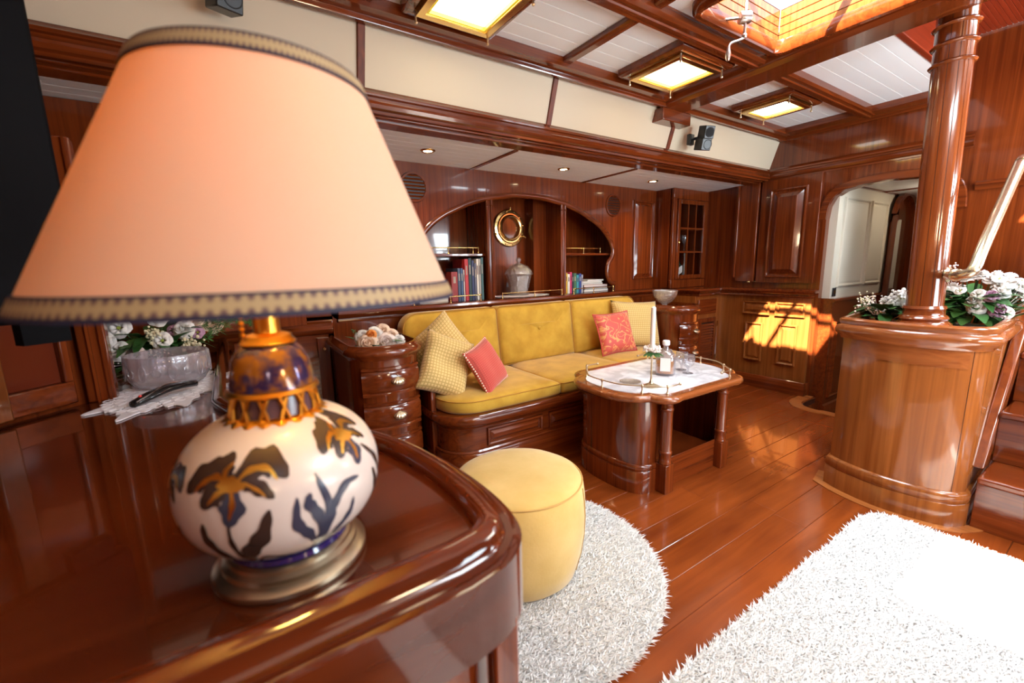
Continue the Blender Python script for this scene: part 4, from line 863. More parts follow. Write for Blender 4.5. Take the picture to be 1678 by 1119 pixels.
def brandy(x, y, lbl):
    o = G().lathe([(.0001, 0), (.028, 0), (.029, .003), (.006, .008), (.005, .030), (.012, .038), (.030, .055), (.036, .078), (.033, .108), (.0315, .108), (.034, .078), (.028, .057), (.008, .040), (.0001, .039)], (x, y, TZ), 24).build('brandy_glass', GLASS, smooth=60); return tag(o, lbl, 'glass', 'brandy glasses by the decanter')
brandy(2.17, 1.50, 'clear brandy glass beside the amber bottle, middle one'); brandy(2.13, 1.43, 'clear brandy glass nearest the table edge, rightmost of the group'); brandy(2.17, 1.61, 'clear brandy glass behind, nearest the sofa')
ash = G().lathe([(.0001, 0), (.045, 0), (.055, .006), (.056, .008), (.045, .005), (.0001, .004)], (1.73, 1.50, TZ), 30, mod=flute(12, .03)).build('glass_coaster', CRYS); tag(ash, 'low clear glass dish lying left of the candlestick', 'dish')

# ================================================================== POUF, RUGS
RC = (.80, 1.24)
def tufts(poly_fn, n, bbox, name, par, h=.018, seed=3, zb=.012):
    rs = np.random.RandomState(seed); x = rs.uniform(bbox[0], bbox[2], n*2); y = rs.uniform(bbox[1], bbox[3], n*2); ok = poly_fn(x, y); x, y = x[ok], y[ok]; n = len(x)
    a = rs.uniform(0, 2*PI, n); ln = rs.uniform(.3, 1.1, n)*h; az = rs.normal(0, 1, (n, 2))*.65*h+np.array([.010, -.006]); w = rs.uniform(.0018, .0032, n)
    cx_, sx_ = np.cos(a)*w, np.sin(a)*w; off = woff(par); z0 = np.full(n, zb)
    P0 = np.stack([x-cx_, y-sx_, z0], 1); P1 = np.stack([x+cx_, y+sx_, z0], 1)
    mx_, my_ = x+az[:, 0]*.35, y+az[:, 1]*.35; zm = zb+ln*.65
    P2 = np.stack([mx_+cx_*1.2, my_+sx_*1.2, zm], 1); P3 = np.stack([mx_-cx_*1.2, my_-sx_*1.2, zm], 1)
    tx, ty = x+az[:, 0], y+az[:, 1]; P4 = np.stack([tx, ty, zb+ln], 1)
    V = np.stack([P0, P1, P2, P3, P4], 1).reshape(-1, 3)-np.array(off); me = bpy.data.meshes.new(name)
    me.vertices.add(len(V)); me.vertices.foreach_set('co', V.ravel().astype(np.float32))
    b_ = (np.arange(n)*5)[:, None]; quad = (b_+np.array([0, 1, 2, 3])).ravel(); tri = (b_+np.array([3, 2, 4])).ravel()
    me.loops.add(7*n); me.polygons.add(2*n)
    me.loops.foreach_set('vertex_index', np.concatenate([quad, tri]).astype(np.int32))
    ls = np.concatenate([np.arange(n)*4, 4*n+np.arange(n)*3]).astype(np.int32); me.polygons.foreach_set('loop_start', ls)
    me.update(calc_edges=True); me.validate(); me.shade_smooth(); me.materials.append(RUG); o = bpy.data.objects.new(name, me); COL.objects.link(o); o.parent = par; stuff(o); return o
rr1 = thing('round_rug', 'round white shaggy rug under the straw velvet pouf', 'rug', (RC[0], RC[1], 0))
G().lathe([(.0001, .002), (.535, .002), (.54, .008), (.535, .014), (.0001, .016)], (RC[0], RC[1], 0), 64).build('backing', RUG, rr1)
tufts(lambda x, y: ((x-RC[0])**2+(y-RC[1])**2 < .542**2) & ((x-RC[0])**2+(y-RC[1])**2 > .20**2), 85000, (RC[0]-.55, RC[1]-.55, RC[0]+.55, RC[1]+.55), 'pile', rr1)
# rectangular rug: corner at (2.28,.60), edges turned slightly
rr2 = thing('rectangular_rug', 'rectangular white shaggy rug in the right foreground', 'rug', (1.5, 0, 0))
rx0, rx1, ry0, ry1 = .42, 2.33, -.95, .60
G().prism(arc(rx1-.09, ry1-.09, .09, 0, 90, 6)+[(rx0, ry1), (rx0, ry0), (rx1, ry0)], .002, .014).build('backing', RUG, rr2)
def inrect(x, y):
    c = (x > rx1-.09) & (y > ry1-.09); return (~c) | ((x-rx1+.09)**2+(y-ry1+.09)**2 < .09**2)
tufts(inrect, 140000, (rx0+.15, -.35, rx1+.005, ry1+.005), 'pile', rr2, seed=9)
PC = (.815, 1.22)
pf = thing('pouf', 'round straw yellow velvet pouf standing on the round rug', 'pouf', (PC[0], PC[1], .02))
G().lathe([(.0001, .03), (.20, .03), (.214, .045), (.232, .12), (.243, .20), (.246, .27), (.242, .33), (.236, .372), (.226, .392), (.205, .404), (.15, .414), (.08, .418), (.0001, .419)], (PC[0], PC[1], 0), 64, mod=lambda a, z: 1+.004*math.sin(9*a+20*z)).build('cover', POUFM, pf, smooth=80)
G().tube([(PC[0]+.2325*math.cos(2*PI*i/64), PC[1]+.2325*math.sin(2*PI*i/64), .385) for i in range(64)], .003, 6, closed=True).build('piping', plain('straw_piping', (.55, .33, .10), .8), pf)
for a in (-.9, 1.2, 3.3): G().tube([(PC[0]+(r_+.001)*math.cos(a), PC[1]+(r_+.001)*math.sin(a), z_) for r_, z_ in ((.214, .045), (.232, .12), (.243, .20), (.246, .27), (.242, .33), (.236, .372))], .0018, 6).build('seam', plain('seam_thread', (.5, .3, .09), .8), pf)

# ================================================================== MAST CABINET, MAST, STAIRS
mc = thing('mast_cabinet', 'bow-fronted mahogany cabinet with moulded tray rim around the pillar', 'cabinet', (2.75, .6, 0))
bow = smoothpath([(2.50, .835, 0), (2.462, .76, 0), (2.437, .66, 0), (2.432, .56, 0), (2.452, .45, 0), (2.485, .385, 0), (2.535, .352, 0)], 5)
mp_ = [(3.15, .90)]+[(p.x, p.y) for p in bow]+[(3.15, .375)]
G().prism(mp_, .0, .80).build('carcass', WC, mc, smooth=40)
path3 = lambda z: [(a, b, z) for a, b in mp_]
G().sweep(path3(0), [(0, 0), (.016, 0), (.016, .10), (.013, .104), (.016, .108), (.016, .142), (.010, .152), (0, .156)]).build('plinth', WC, mc, smooth=40)
G().sweep(path3(.77), [(-.04, .05), (0, 0), (.010, 0), (.016, .014), (.030, .026), (.036, .044), (.030, .062), (.018, .070), (.022, .082), (.022, .092), (.012, .10), (-.006, .10), (-.012, .09), (-.03, .052)]).build('tray_rim', WCX, mc, smooth=50)
G().prism([(2.5, .82), (2.465, .6), (2.5, .40), (3.12, .39), (3.12, .88)], .80, .822).build('tray', WX, mc)
def vstrip(x, y, w=.003): G().box(x-.002, y-w/2, .156, x+.004, y+w/2, .77).build('joint', DARK, mc)
G().sweep([(p.x-.0005, p.y, .695) for p in bow][3:-6], [(-.001, 0), (.003, 0), (.003, .075), (-.001, .075)]).build('top_rail', WCX, mc, smooth=40)
G().box(2.4845, .384, .156, 2.4875, .387, .77).build('joint', DARK, mc)
G().sweep([(a, b, 0) for a, b in ([(2.62, .86)]+mp_[1:-1]+[(2.56, .34), (2.75, .33)])], [(.012, -.02), (.055, -.02), (.058, .004), (.012, .004)]).build('floor_border', WBOR, mc, smooth=50)
ma = thing('pillar', 'round staved mahogany pillar rising from the cabinet to the ceiling', 'pillar', (2.70, .60, .82))
mb, mt = Vector((2.70, .602, .82)), Vector((2.70, .6335, 2.2))
ax_ = mt-mb; Lm = ax_.length
G().lathe([(.0001, 0), (.106, 0), (.108, .010), (.097, .028), (.084, .038), (.090, .050), (.084, .06), (.075, .066), (.073, .086), (.079, .096), (.074, .108), (.0001, .11)], mb, 40, ax=ax_).build('base', WP, ma, smooth=40)
st = 12
q_ = ax_.to_track_quat('Z', 'Y').to_matrix()
for i in range(st):
    a0, a1 = 2*PI*i/st+.015, 2*PI*(i+1)/st-.015; g = G(); v = []
    for k, z in enumerate((.09, Lm+.06)):
        for j in range(5):
            a = a0+(a1-a0)*j/4; r_ = .066 if 0 < j < 4 else .0649
            v.append(mb+q_@Vector((r_*math.cos(a), r_*math.sin(a), z)))
        for j in range(5):
            a = a1-(a1-a0)*j/4; v.append(mb+q_@Vector(((.05)*math.cos(a), (.05)*math.sin(a), z)))
    g.add(v, [(j, (j+1) % 10, 10+(j+1) % 10, 10+j) for j in range(10)]+[tuple(range(10))[::-1], tuple(range(10, 20))]); g.build('stave', WP, ma, smooth=50)
G().lathe([(.0001, 0), (.0635, 0), (.0635, Lm), (.0001, Lm)], mb, 24, ax=ax_).build('core', DARK, ma)
for z in (1.14, 1.215, 1.29):
    G().lathe([(.064, -.008), (.073, -.007), (.078, 0), (.073, .007), (.064, .008)], mb+ax_.normalized()*z, 40, ax=ax_).build('collar_ring', WP, ma, smooth=60)
for k in range(7):
    a = 3.3+k*.32; p = mb+q_@Vector((.0665*math.cos(a), .0665*math.sin(a), .175)); G().ball(p, .0028, 6).build('plug', OLDB, ma)
# stairs
stt = thing('staircase', 'mahogany companionway steps behind the pillar cabinet', 'stairs', (2.8, 0, 0))
for i in range(5):
    x0 = 2.55+i*.25; z1 = .235*(i+1)
    g = G(); g.box(x0, -.55, z1-.235, x0+.02, .325, z1-.03); g.build('riser', WY, stt, bevel=.002)
    g = G(); g.box(x0-.018, -.55, z1-.032, x0+.27, .325, z1); g.build('tread', WY, stt, bevel=.010, seg=3)
    G().box(x0+.04, -.4, z1, x0+.075, .17, z1+.004).build('tread_strip', DARK, stt)
sp = [(2.60, .215), (2.69, .215), (3.45, 1.20), (3.45, 1.35), (3.30, 1.30), (2.62, .42)]
sp = [(2.645, .235), (2.735, .225), (3.62, 1.32), (3.50, 1.36)]
g = G(); n = 4; g.add([(a, .325, b) for a, b in sp]+[(a, .365, b) for a, b in sp], [tuple(range(n)), tuple(range(n, 2*n))[::-1]]+[(i, (i+1) % n, n+(i+1) % n, n+i) for i in range(n)]); g.build('stringer', WP, stt, bevel=.008, seg=3)
g = G(); g.box(3.16, .335, 0, 3.95, .36, .82); g.build('side_panel', WC, stt)
hr = thing('handrail', 'pale polished brass handrail tube rising from the pillar', 'handrail', (2.70, .52, 1.07))
hp = [(2.70, .53, 1.07), (2.55, .50, 1.072), (2.45, .455, 1.076), (2.415, .425, 1.085), (2.42, .412, 1.11), (2.50, .41, 1.20), (2.82, .405, 1.50), (2.86, .405, 1.535), (2.92, .40, 1.56), (3.05, .37, 1.58), (3.3, .33, 1.60)]
PALEB = plain('pale_brass', (.80, .72, .50), .22, .9)
G().tube(smoothpath(hp, 5), .0195, 16).build('tube', PALEB, hr, smooth=80)
G().lathe([(.02, 0), (.034, .0), (.034, .008), (.026, .012), (.02, .03)], (2.70, .545, 1.07), 20, ax=(-.15, -1, 0)).build('flange', PALEB, hr); G().lathe([(.0205, 0), (.025, .004), (.025, .014), (.0205, .018)], (2.50, .478, 1.074), 20, ax=(-.9, -.4, 0)).build('collar', PALEB, hr)

# crank under skylight
ck = thing('hatch_crank', 'nickel hatch opener crank hanging from the skylight', 'crank', (1.96, 1.12, 2.1))
CX, CY = 1.96, 1.13
g = G(); g.tube([(CX, CY, 2.42), (CX, CY, 2.10)], .006, 10); g.build('rod', STEEL, ck)
G().lathe([(.0001, 0), (.022, 0), (.024, .004), (.024, .04), (.020, .046), (.0001, .048)], (CX-.02, CY+.015, 2.165), 24, ax=(.8, -.6, 0)).build('gear_box', STEEL, ck)
G().tube([(CX, CY, 2.165), (CX-.03, CY+.10, 2.19)], .006, 8).build('bracket', STEEL, ck)
G().tube(smoothpath([(CX, CY, 2.115), (CX, CY, 2.09), (CX-.015, CY+.012, 2.08), (CX-.045, CY+.03, 2.068), (CX-.055, CY+.035, 2.05)], 4), .005, 8).build('arm', STEEL, ck); G().ball((CX, CY, 2.095), .011, 10).build('joint', STEEL, ck)
G().lathe([(.0001, 0), (.006, .002), (.010, .014), (.011, .028), (.007, .045), (.006, .055)], (CX-.055, CY+.035, 1.998), 16).build('knob', STEEL, ck)

# transverse frame and deeper cabinet at far left
tf = struct(G().box(-.56, 1.1, 2.06, -.44, 2.03, 2.2).add([(-.56, 1.95, 1.62), (-.44, 1.95, 1.62), (-.44, 2.03, 1.62), (-.56, 2.03, 1.62), (-.56, 1.80, 2.06), (-.44, 1.80, 2.06), (-.44, 2.03, 2.06), (-.56, 2.03, 2.06)], [(3, 2, 1, 0), (4, 5, 6, 7), (0, 1, 5, 4), (1, 2, 6, 5), (2, 3, 7, 6), (3, 0, 4, 7)]).build('trim_15', WZ, bevel=.006))
lcab = thing('wall_cabinet', 'dark mahogany wall cabinet behind the lamp shade at left', 'cabinet', (-.4, 2.42, .87))
G().box(-1.05, 2.42, .87, .32, 2.775, 1.82).build('carcass', WZ, lcab, bevel=.004)
for x0 in (-.86, -.40, .02): G().panel((x0, 2.42, 1.0), (1, 0, 0), (0, 0, 1), .28, .70, .010, .03).build('door_panel', WZ, lcab, smooth=0)
# speakers
def speaker(c, yaw, label, s=1.0):
    t = thing('speaker', label, 'speaker', c, 'small black wall speakers'); c = Vector(c); d = Vector((math.cos(yaw), math.sin(yaw), -.25)).normalized(); sx_ = d.cross(Z3).normalized(); u = sx_.cross(d)
    def bxx(o, w, h, dp): o = Vector(o); v = [o+sx_*a*w/2+u*b*h/2+d*c_*dp/2 for a in (-1, 1) for b in (-1, 1) for c_ in (-1, 1)]; return G().add(v, [(0, 1, 3, 2), (4, 6, 7, 5), (0, 4, 5, 1), (2, 3, 7, 6), (0, 2, 6, 4), (1, 5, 7, 3)])
    bxx(c+u*.03, .075*s, .08*s, .075*s).build('upper_cube', BLACK, t, bevel=.004); bxx(c-u*.045+sx_*.008, .075*s, .075*s, .08*s).build('lower_cube', BLACK, t, bevel=.004)
    for q, w in ((.03, .031), (-.045, .031)): G().lathe([(.0001, .0), (w*.8, 0), (w, .003), (w, .0)], c+u*q+d*(.039*s), 20, ax=d).build('grille', plain('grille', (.02, .02, .022), .7), t)
    bb = c+Vector((-.03, .09, .0)); G().tube([c-d*.03, c-d*.06, bb], .010, 8).build('arm', BLACK, t); G().box(bb.x-.03, bb.y-.015, bb.z-.035, bb.x+.02, bb.y+.012, bb.z+.035).build('mount', BLACK, t, bevel=.003)
speaker((2.83, 1.86, 1.985), -1.9, 'small black double cube speaker near the far end of the cream panels')
speaker((.11, 1.86, 2.10), -1.2, 'black double cube speaker above the lamp shade', 1.1)

# ================================================================== DESK
DZ = .80
dk = thing('desk', 'glossy dark mahogany sideboard with raised rounded lip, filling the left foreground', 'desk', (-.1, .9, 0))
edge = smoothpath([(-.02, 1.35, 0), (.02, 1.22, 0), (.10, 1.09, 0), (.19, .96, 0), (.262, .80, 0), (.293, .66, 0), (.300, .53, 0), (.285, .445, 0), (.245, .405, 0), (.19, .392, 0)], 6)
ep = [(-.02, 2.6)]+[(p.x, p.y) for p in edge]+[(-.5, .375)]
DL = [(-.89, .375), (-.89, 1.065), (-.372, 1.595), (-.345, 1.63), (-.345, 1.71), (-.95, 1.71), (-.95, 2.6)]
G().prism(DL+ep, DZ-.03, DZ).build('top', WD, dk, smooth=40)
lip = [(-.012, 0), (.006, 0), (.016, .010), (.018, .024), (.030, .030), (.044, .028), (.052, .018), (.050, .004), (.042, -.004), (.048, -.012), (.062, -.03), (.066, -.055), (.056, -.078), (.036, -.092), (0, -.098), (-.012, -.098)]
G().sweep([(a, b, DZ-.004) for a, b in ep][::-1], [(-a, b) for a, b in lip]).build('lip', WD, dk, smooth=50)
G().prism([(-.89, .42)]+DL[1:]+[(a-.03, b+(.02 if b < .5 else 0)) for a, b in ep], 0, DZ-.09).build('carcass', WZ, dk, smooth=40)
G().box(.225, .398, .0, .262, .42, .71).build('corner_stile', WZ, dk, bevel=.004); 
# left wall cabinet frame with a glossy panel (mirrors the desk)
gp = thing('glossy_wall_panel', 'dark glossy framed panel on the slanted wall at far left', 'panel', (-.5, 1.45, .82))
O = Vector((-.387, 1.598, DZ+.01)); U = Vector((-.535, -.53, 0)).normalized(); 
def pb(u0, z0, u1, z1, t0, t1, nm, m, bev=.004): 
    G().obox(O, U, Z3, u0, z0, u1, z1, -t1, -t0).build(nm, m, gp, bevel=bev)
pb(0, 0, .6, .06, .0, .02, 'bottom_rail', WX); pb(0, .06, .02, .9, 0, .02, 'stile', WZ); pb(.14, .0, .19, .9, 0, .035, 'stile', WB); pb(.02, .06, .14, .9, 0, .006, 'field', plain('gloss_red', (.12, .02, .008), .05)); pb(.19, .06, .6, .9, 0, .006, 'field', plain('gloss_red2', (.12, .02, .008), .05))
BLTV = plain('screen_black', (.004, .004, .005), .6, Specular_IOR_Level=.05)
tv = thing('television', 'black flat screen edge at the upper left corner', 'television', (-.30, 1.22, 1.05))
a = Vector((-.262, 1.24, 0)); d = Vector((-.80, -.60, 0)).normalized()
G().obox(a, d, Z3, 0, 1.062, .75, 1.72, -.02, .02).build('screen_body', BLTV, tv, bevel=.008); G().obox(a+d*.0, d, Z3, .004, 1.07, .012, 1.71, .02, .022).build('trim', SILV, tv)
G().obox(a, d, Z3, .03, 1.02, .10, 1.07, -.015, .015).build('foot', BLTV, tv)

# lamp -----------------------------------------------------------------
LX, LY = .031, .555
la = thing('table_lamp', 'large porcelain table lamp with painted irises and cream shade in the foreground', 'lamp', (LX, LY, DZ))
c0 = (LX, LY, DZ)
G().lathe([(.0001, 0), (.082, 0), (.085, .004), (.085, .009), (.080, .013), (.075, .015), (.074, .020), (.069, .023), (.068, .027), (.063, .030), (.0001, .031)], c0, 64).build('foot', OLDB, la, smooth=30)
G().lathe([(.062, .030), (.066, .033), (.064, .038), (.068, .043), (.0001, .044)], c0, 64).build('cobalt_band', COBALT, la, smooth=50)
BPROF = [(.060, .040), (.077, .050), (.094, .066), (.104, .086), (.108, .108), (.1065, .130), (.099, .150), (.086, .167), (.069, .180), (.054, .187), (.046, .190)]
bs = smoothpath([(r, z, 0) for r, z in BPROF], 4); BP = [(p.x, p.y) for p in bs]
G().lathe(BP, c0, 96).build('body', PORC, la, smooth=80)
def brad(z):
    for (r0, z0), (r1, z1) in zip(BP, BP[1:]):
        if z0 <= z <= z1: return r0+(r1-r0)*(z-z0)/max(1e-6, z1-z0)
    return BP[0][0] if z < BP[0][1] else BP[-1][0]
def decal(outline_center, name, mat, par, lift=.0007):
    """outline_center: list of (theta_offset_m, z, halfwidth) running along the petal"""
    g = G(); v = []; n = len(outline_center)
    for i, (s, z, w) in enumerate(outline_center):
        s0, z0, _ = outline_center[max(0, i-1)]; s1, z1, _ = outline_center[min(n-1, i+1)]; dx, dz_ = s1-s0, z1-z0; l = math.hypot(dx, dz_) or 1; nx, nz = -dz_/l, dx/l
        for k in (-1, -.5, 0, .5, 1):
            ss, zz = s+nx*w*k, z+nz*w*k; r = brad(zz)+lift; th = ss/.105-PI/2-.055
            v.append((LX+r*math.cos(th), LY+r*math.sin(th), DZ+zz))
    g.add(v, [(i*5+j, i*5+j+1, (i+1)*5+j+1, (i+1)*5+j) for i in range(n-1) for j in range(4)]); return g.build(name, mat, par, smooth=80)
def stroke(pts, wmax, k=6, taper=(0, 1)):
    P = smoothpath([(a, b, 0) for a, b in pts], k); n = len(P); return [(p.x, p.y, max(.0002, wmax*(1+.16*math.sin(i*1.25))*math.sin(PI*(.04+.93*i/(n-1)))**.8)) for i, p in enumerate(P)]
def iris(s, z, par, sc=1.0, flower=True, flip=1):
    f = flip
    if flower:
        for pts, w, m in (([(0, 0), (.016*f, .014), (.036*f, .014), (.046*f, .002)], .0105, BROWN), ([(0, 0), (.012*f, .003), (.026*f, -.004), (.034*f, -.012)], .006, BROWN), ([(0, 0), (-.018*f, .010), (-.034*f, .004), (-.042*f, -.006)], .0105, BROWN), ([(0, 0), (-.014*f, -.005), (-.024*f, -.016)], .010, BROWN), ([(0, 0), (-.010*f, .013), (-.002*f, .022)], .010, BROWN), ([(0, 0), (.002*f, -.016), (-.002*f, -.032)], .010, BLUEB)):
            o = decal([(s+a*sc, z+b*sc, w_*sc) for a, b, w_ in stroke(pts, w)], 'painted_petal', m, par)
            pts2 = [(a*.8+.001, b*.8) for a, b in pts]; decal([(s+a*sc, z+b*sc, w_*sc) for a, b, w_ in stroke(pts2, w*.22)], 'gilt_vein', GOLD, par, .0011)
        decal([(s-.014, z+.002, .001), (s-.008, z+.003, .005), (s, z+.003, .007), (s+.008, z+.001, .005), (s+.014, z, .001)], 'gilt_heart', GOLD, par, .0014)
iris(-.050, .146, la, 1.15)
def L2(pts, w, m=BROWN): decal(stroke(pts, w), 'painted_leaf', m, la)
L2([(-.052, .115), (-.053, .09), (-.050, .066), (-.048, .046)], .0028); L2([(-.048, .050), (-.040, .075), (-.025, .095), (-.016, .122)], .0085); L2([(-.050, .046), (-.068, .070), (-.078, .092), (-.078, .112)], .006)
L2([(-.046, .048), (-.030, .062), (-.012, .054), (0, .051)], .0035)
for pts, w in (([(.022, .046), (.030, .07), (.038, .10), (.028, .145)], .006), ([(.030, .07), (.026, .10), (.018, .118), (.020, .128)], .0055), ([(.026, .06), (.016, .082), (.006, .100), (.008, .127)], .0055), ([(.036, .082), (.042, .105), (.058, .122), (.076, .122)], .005), ([(.028, .056), (.048, .070), (.062, .085), (.066, .102)], .0042), ([(.026, .048), (.046, .060), (.068, .062), (.082, .058)], .0035)): L2(pts, w, BLUEB)
iris(.082, .164, la, .95)
L2([(.098, .15), (.118, .125), (.128, .10)], .004); L2([(.132, .05), (.122, .075), (.112, .10), (.104, .118)], .005); L2([(.14, .07), (.15, .10), (.16, .12)], .004)
L2([(-.13, .06), (-.125, .08), (-.118, .10)], .004); L2([(-.16, .07), (-.155, .10), (-.15, .13)], .005, BLUEB)
for k in range(3): iris(.25+k*.13, .135, la, .9)
# pierced gilt collar and cap
G().lathe([(.044, .182), (.0535, .179), (.056, .182), (.054, .187), (.047, .192), (.0001, .193)], c0, 96, mod=lambda a, z: 1+.03*math.cos(20*a)).build('scalloped_ring', GOLD, la, smooth=50)
G().lathe([(.0445, .188), (.041, .205), (.040, .218)], c0, 48).build('collar_core', plain('enamel_dark', (.10, .05, .06), .2), la)
for k in range(28):
    a0 = 2*PI*k/28; s = 1 if k % 2 else -1; a1 = a0+s*2*PI/28*.9; g = G().tube([(LX+.047*math.cos(a0), LY+.047*math.sin(a0), DZ+.187), (LX+.042*math.cos(a1), LY+.042*math.sin(a1), DZ+.214)], .0022, 6); g.build('fret_bar', GOLD, la)
G().lathe([(.039, .213), (.0445, .214), (.0485, .217), (.046, .221), (.038, .222)], c0, 64).build('gilt_ring', GOLD, la)
def capmat():
    m, nt, b = newmat('enamelled_cap'); N = nt.nodes.new; L = nt.links.new; tc = N('ShaderNodeTexCoord'); n = N('ShaderNodeTexNoise'); n.inputs['Scale'].default_value = 55; n.inputs['Detail'].default_value = 3
    L(tc.outputs['Object'], n.inputs['Vector']); rp = N('ShaderNodeValToRGB'); rp.color_ramp.elements[0].position = .42; rp.color_ramp.elements[0].color = (.03, .02, .10, 1); rp.color_ramp.elements[1].position = .6; rp.color_ramp.elements[1].color = (.30, .13, .02, 1)
    L(n.outputs[0], rp.inputs[0]); L(rp.outputs[0], b.inputs['Base Color']); b.inputs['Roughness'].default_value = .12; b.inputs['Metallic'].default_value = .3; return m
G().lathe([(.0445, .2215), (.044, .226), (.0415, .240), (.039, .252), (.033, .262), (.028, .268), (.0001, .269)], c0, 64).build('cap', capmat(), la, smooth=60)
G().lathe([(.027, .268), (.029, .271), (.025, .275), (.024, .279), (.014, .282), (.0135, .286), (.0135, .34), (.0001, .34)], c0, 40).build('neck', GOLD, la, smooth=50)
for k in range(12): G().ball((LX-.024, LY-.004, DZ+.268+k*.0065), .0029, 8).build('chain_bead', GOLD, la)
# shade
SB, ST = Vector((.041, .554, 1.118)), Vector((.050, .553, 1.345))
def frustum(name, mat, t0, t1, off, par, n=96, uv=False, thick=.0015):
    v = []; 
    rows = [(t0, off), (t1, off), (t1, off-thick), (t0, off-thick)]
    me = bpy.data.meshes.new(name); o_ = woff(par); fs = []; uvs = []
    for t, of in rows:
        c = SB.lerp(ST, t); r = .200+(.104-.200)*t+of
        for i in range(n+1): v.append((c.x+r*math.cos(2*PI*i/n)-o_.x, c.y+r*math.sin(2*PI*i/n)-o_.y, c.z-o_.z)); uvs.append((i/n, (t-t0)/(t1-t0)))
    m = n+1
    for k in range(4):
        for i in range(n): fs.append((k*m+i, k*m+i+1, ((k+1) % 4)*m+i+1, ((k+1) % 4)*m+i))
    me.from_pydata(v, [], fs); ul = me.uv_layers.new()
    for lp in me.loops: ul.data[lp.index].uv = uvs[lp.vertex_index]
    me.shade_smooth(); me.set_sharp_from_angle(angle=math.radians(40)); me.materials.append(mat); o = bpy.data.objects.new(name, me); COL.objects.link(o); o.parent = par; return o
sh = frustum('shade', SHADE, 0, 1, 0, la)
frustum('braid_band', BRAID, .012, .068, .0022, sh, thick=.003); frustum('ribbon_edge', NAVY, .066, .076, .0018, sh, thick=.002); frustum('ribbon_edge', NAVY, -.004, .012, .0018, sh, thick=.002)
frustum('braid_band', BRAID, .945, 1.0, .0022, sh, thick=.003); frustum('ribbon_edge', NAVY, .935, .947, .0018, sh, thick=.002); frustum('ribbon_edge', NAVY, .998, 1.008, .0018, sh, thick=.002)
g = G()
for a in (0, 2*PI/3, 4*PI/3): g.tube([ST+Vector((.103*math.cos(a), .103*math.sin(a), -.01)), ST+Vector((0, 0, -.02))], .0015, 6)
g.tube([(LX, LY, DZ+.33), ST+Vector((0, 0, -.01))], .003, 8); g.build('shade_carrier', BRASS, la)
G().lathe([(.012, 0), (.014, .02), (.028, .055), (.03, .075), (.02, .098), (.0001, .106)], (LX, LY, DZ+.345), 24).build('bulb', emit('bulb_glass', (1, .66, .28), 5), la)
pl = bpy.data.lights.new('bulb_light', 'POINT'); pl.energy = 8.5; pl.color = (1, .58, .12); pl.shadow_soft_size = .03; po = bpy.data.objects.new('bulb_light', pl); COL.objects.link(po); po.location = (.046, .554-0, 1.272); po.location = Vector(po.location)-woff(la); po.parent = la; 

# bowl, remote, doily on the desk
def lobed(cx_, cy_, rx, ry, lobes, dep, n=160, rot=0):
    out = []
    for i in range(n):
        a = 2*PI*i/n; r = 1+dep*math.cos(lobes*a)+dep*.45*math.cos(lobes*3*a); x_, y_ = rx*r*math.cos(a), ry*r*math.sin(a); out.append((cx_+x_*math.cos(rot)-y_*math.sin(rot), cy_+x_*math.sin(rot)+y_*math.cos(rot)))
    return out
dy = thing('lace_doily', 'white crocheted lace doily with scalloped lobes under the crystal bowl', 'doily', (-.19, 1.62, DZ))
G().prism(lobed(-.175, 1.62, .13, .235, 8, .17, rot=-.3), DZ+.001, DZ+.004).build('mat', LACE, dy, smooth=0)
g = G()
for ring, k in ((.45, 16), (.7, 24), (.88, 32)):
    for i in range(k):
        a = 2*PI*i/k; x_, y_ = .13*ring*math.cos(a), .235*ring*math.sin(a); X_ = -.19+x_*math.cos(-.25)-y_*math.sin(-.25); Y_ = 1.62+x_*math.sin(-.25)+y_*math.cos(-.25)
        g.sweep([(X_+.010*math.cos(b), Y_+.010*math.sin(b), DZ+.004) for b in [2*PI*j/8 for j in range(8)]], [(0, 0), (.002, .0015), (.004, 0)], closed=True)
stuff(g.build('crochet_loops', LACE, dy))
bo = thing('crystal_bowl', 'wide engraved crystal bowl on the lace doily on the desk', 'bowl', (-.185, 1.70, DZ+.004))
G().lathe([(.0001, 0), (.070, 0), (.088, .008), (.102, .030), (.107, .052), (.108, .082), (.106, .100), (.104, .102), (.101, .100), (.103, .080), (.102, .052), (.097, .032), (.083, .014), (.0001, .008)], (-.185, 1.70, DZ+.0045), 72, mod=flute(18, .018)).build('bowl_glass', FROST, bo, smooth=60)
g = G()
for k in range(18):
    a = 2*PI*k/18; c = Vector((-.185+.108*math.cos(a), 1.70+.108*math.sin(a), DZ+.060)); T = Vector((-math.sin(a), math.cos(a), 0))
    g.tube([c+T*.010*math.cos(b)+Z3*(.012 if k % 2 else .024)*math.sin(b) for b in [2*PI*j/12 for j in range(12)]], .0018, 5, closed=True)
g.build('engraving', FROST, bo)
bw = thing('crystal_bowl', 'footed cut crystal bowl on the right-hand end cabinet behind the cushion', 'bowl', (3.20, 2.40, .76))
G().lathe([(.0001, 0), (.05, 0), (.05, .006), (.02, .02), (.02, .03), (.06, .05), (.095, .10), (.105, .15), (.10, .15), (.088, .10), (.05, .055), (.0001, .042)], (3.16, 2.38, .764), 48, mod=flute(20, .02)).build('bowl_glass', CRYS, bw)
rm = thing('cordless_phone', 'slim black handset with silver curve lying across the doily edge', 'phone', (-.18, 1.50, DZ+.005))
A, B = Vector((-.245, 1.452, DZ+.012)), Vector((-.115, 1.575, DZ+.022)); d = (B-A); s_ = d.normalized().cross(Z3).normalized()
v = []; K = 14
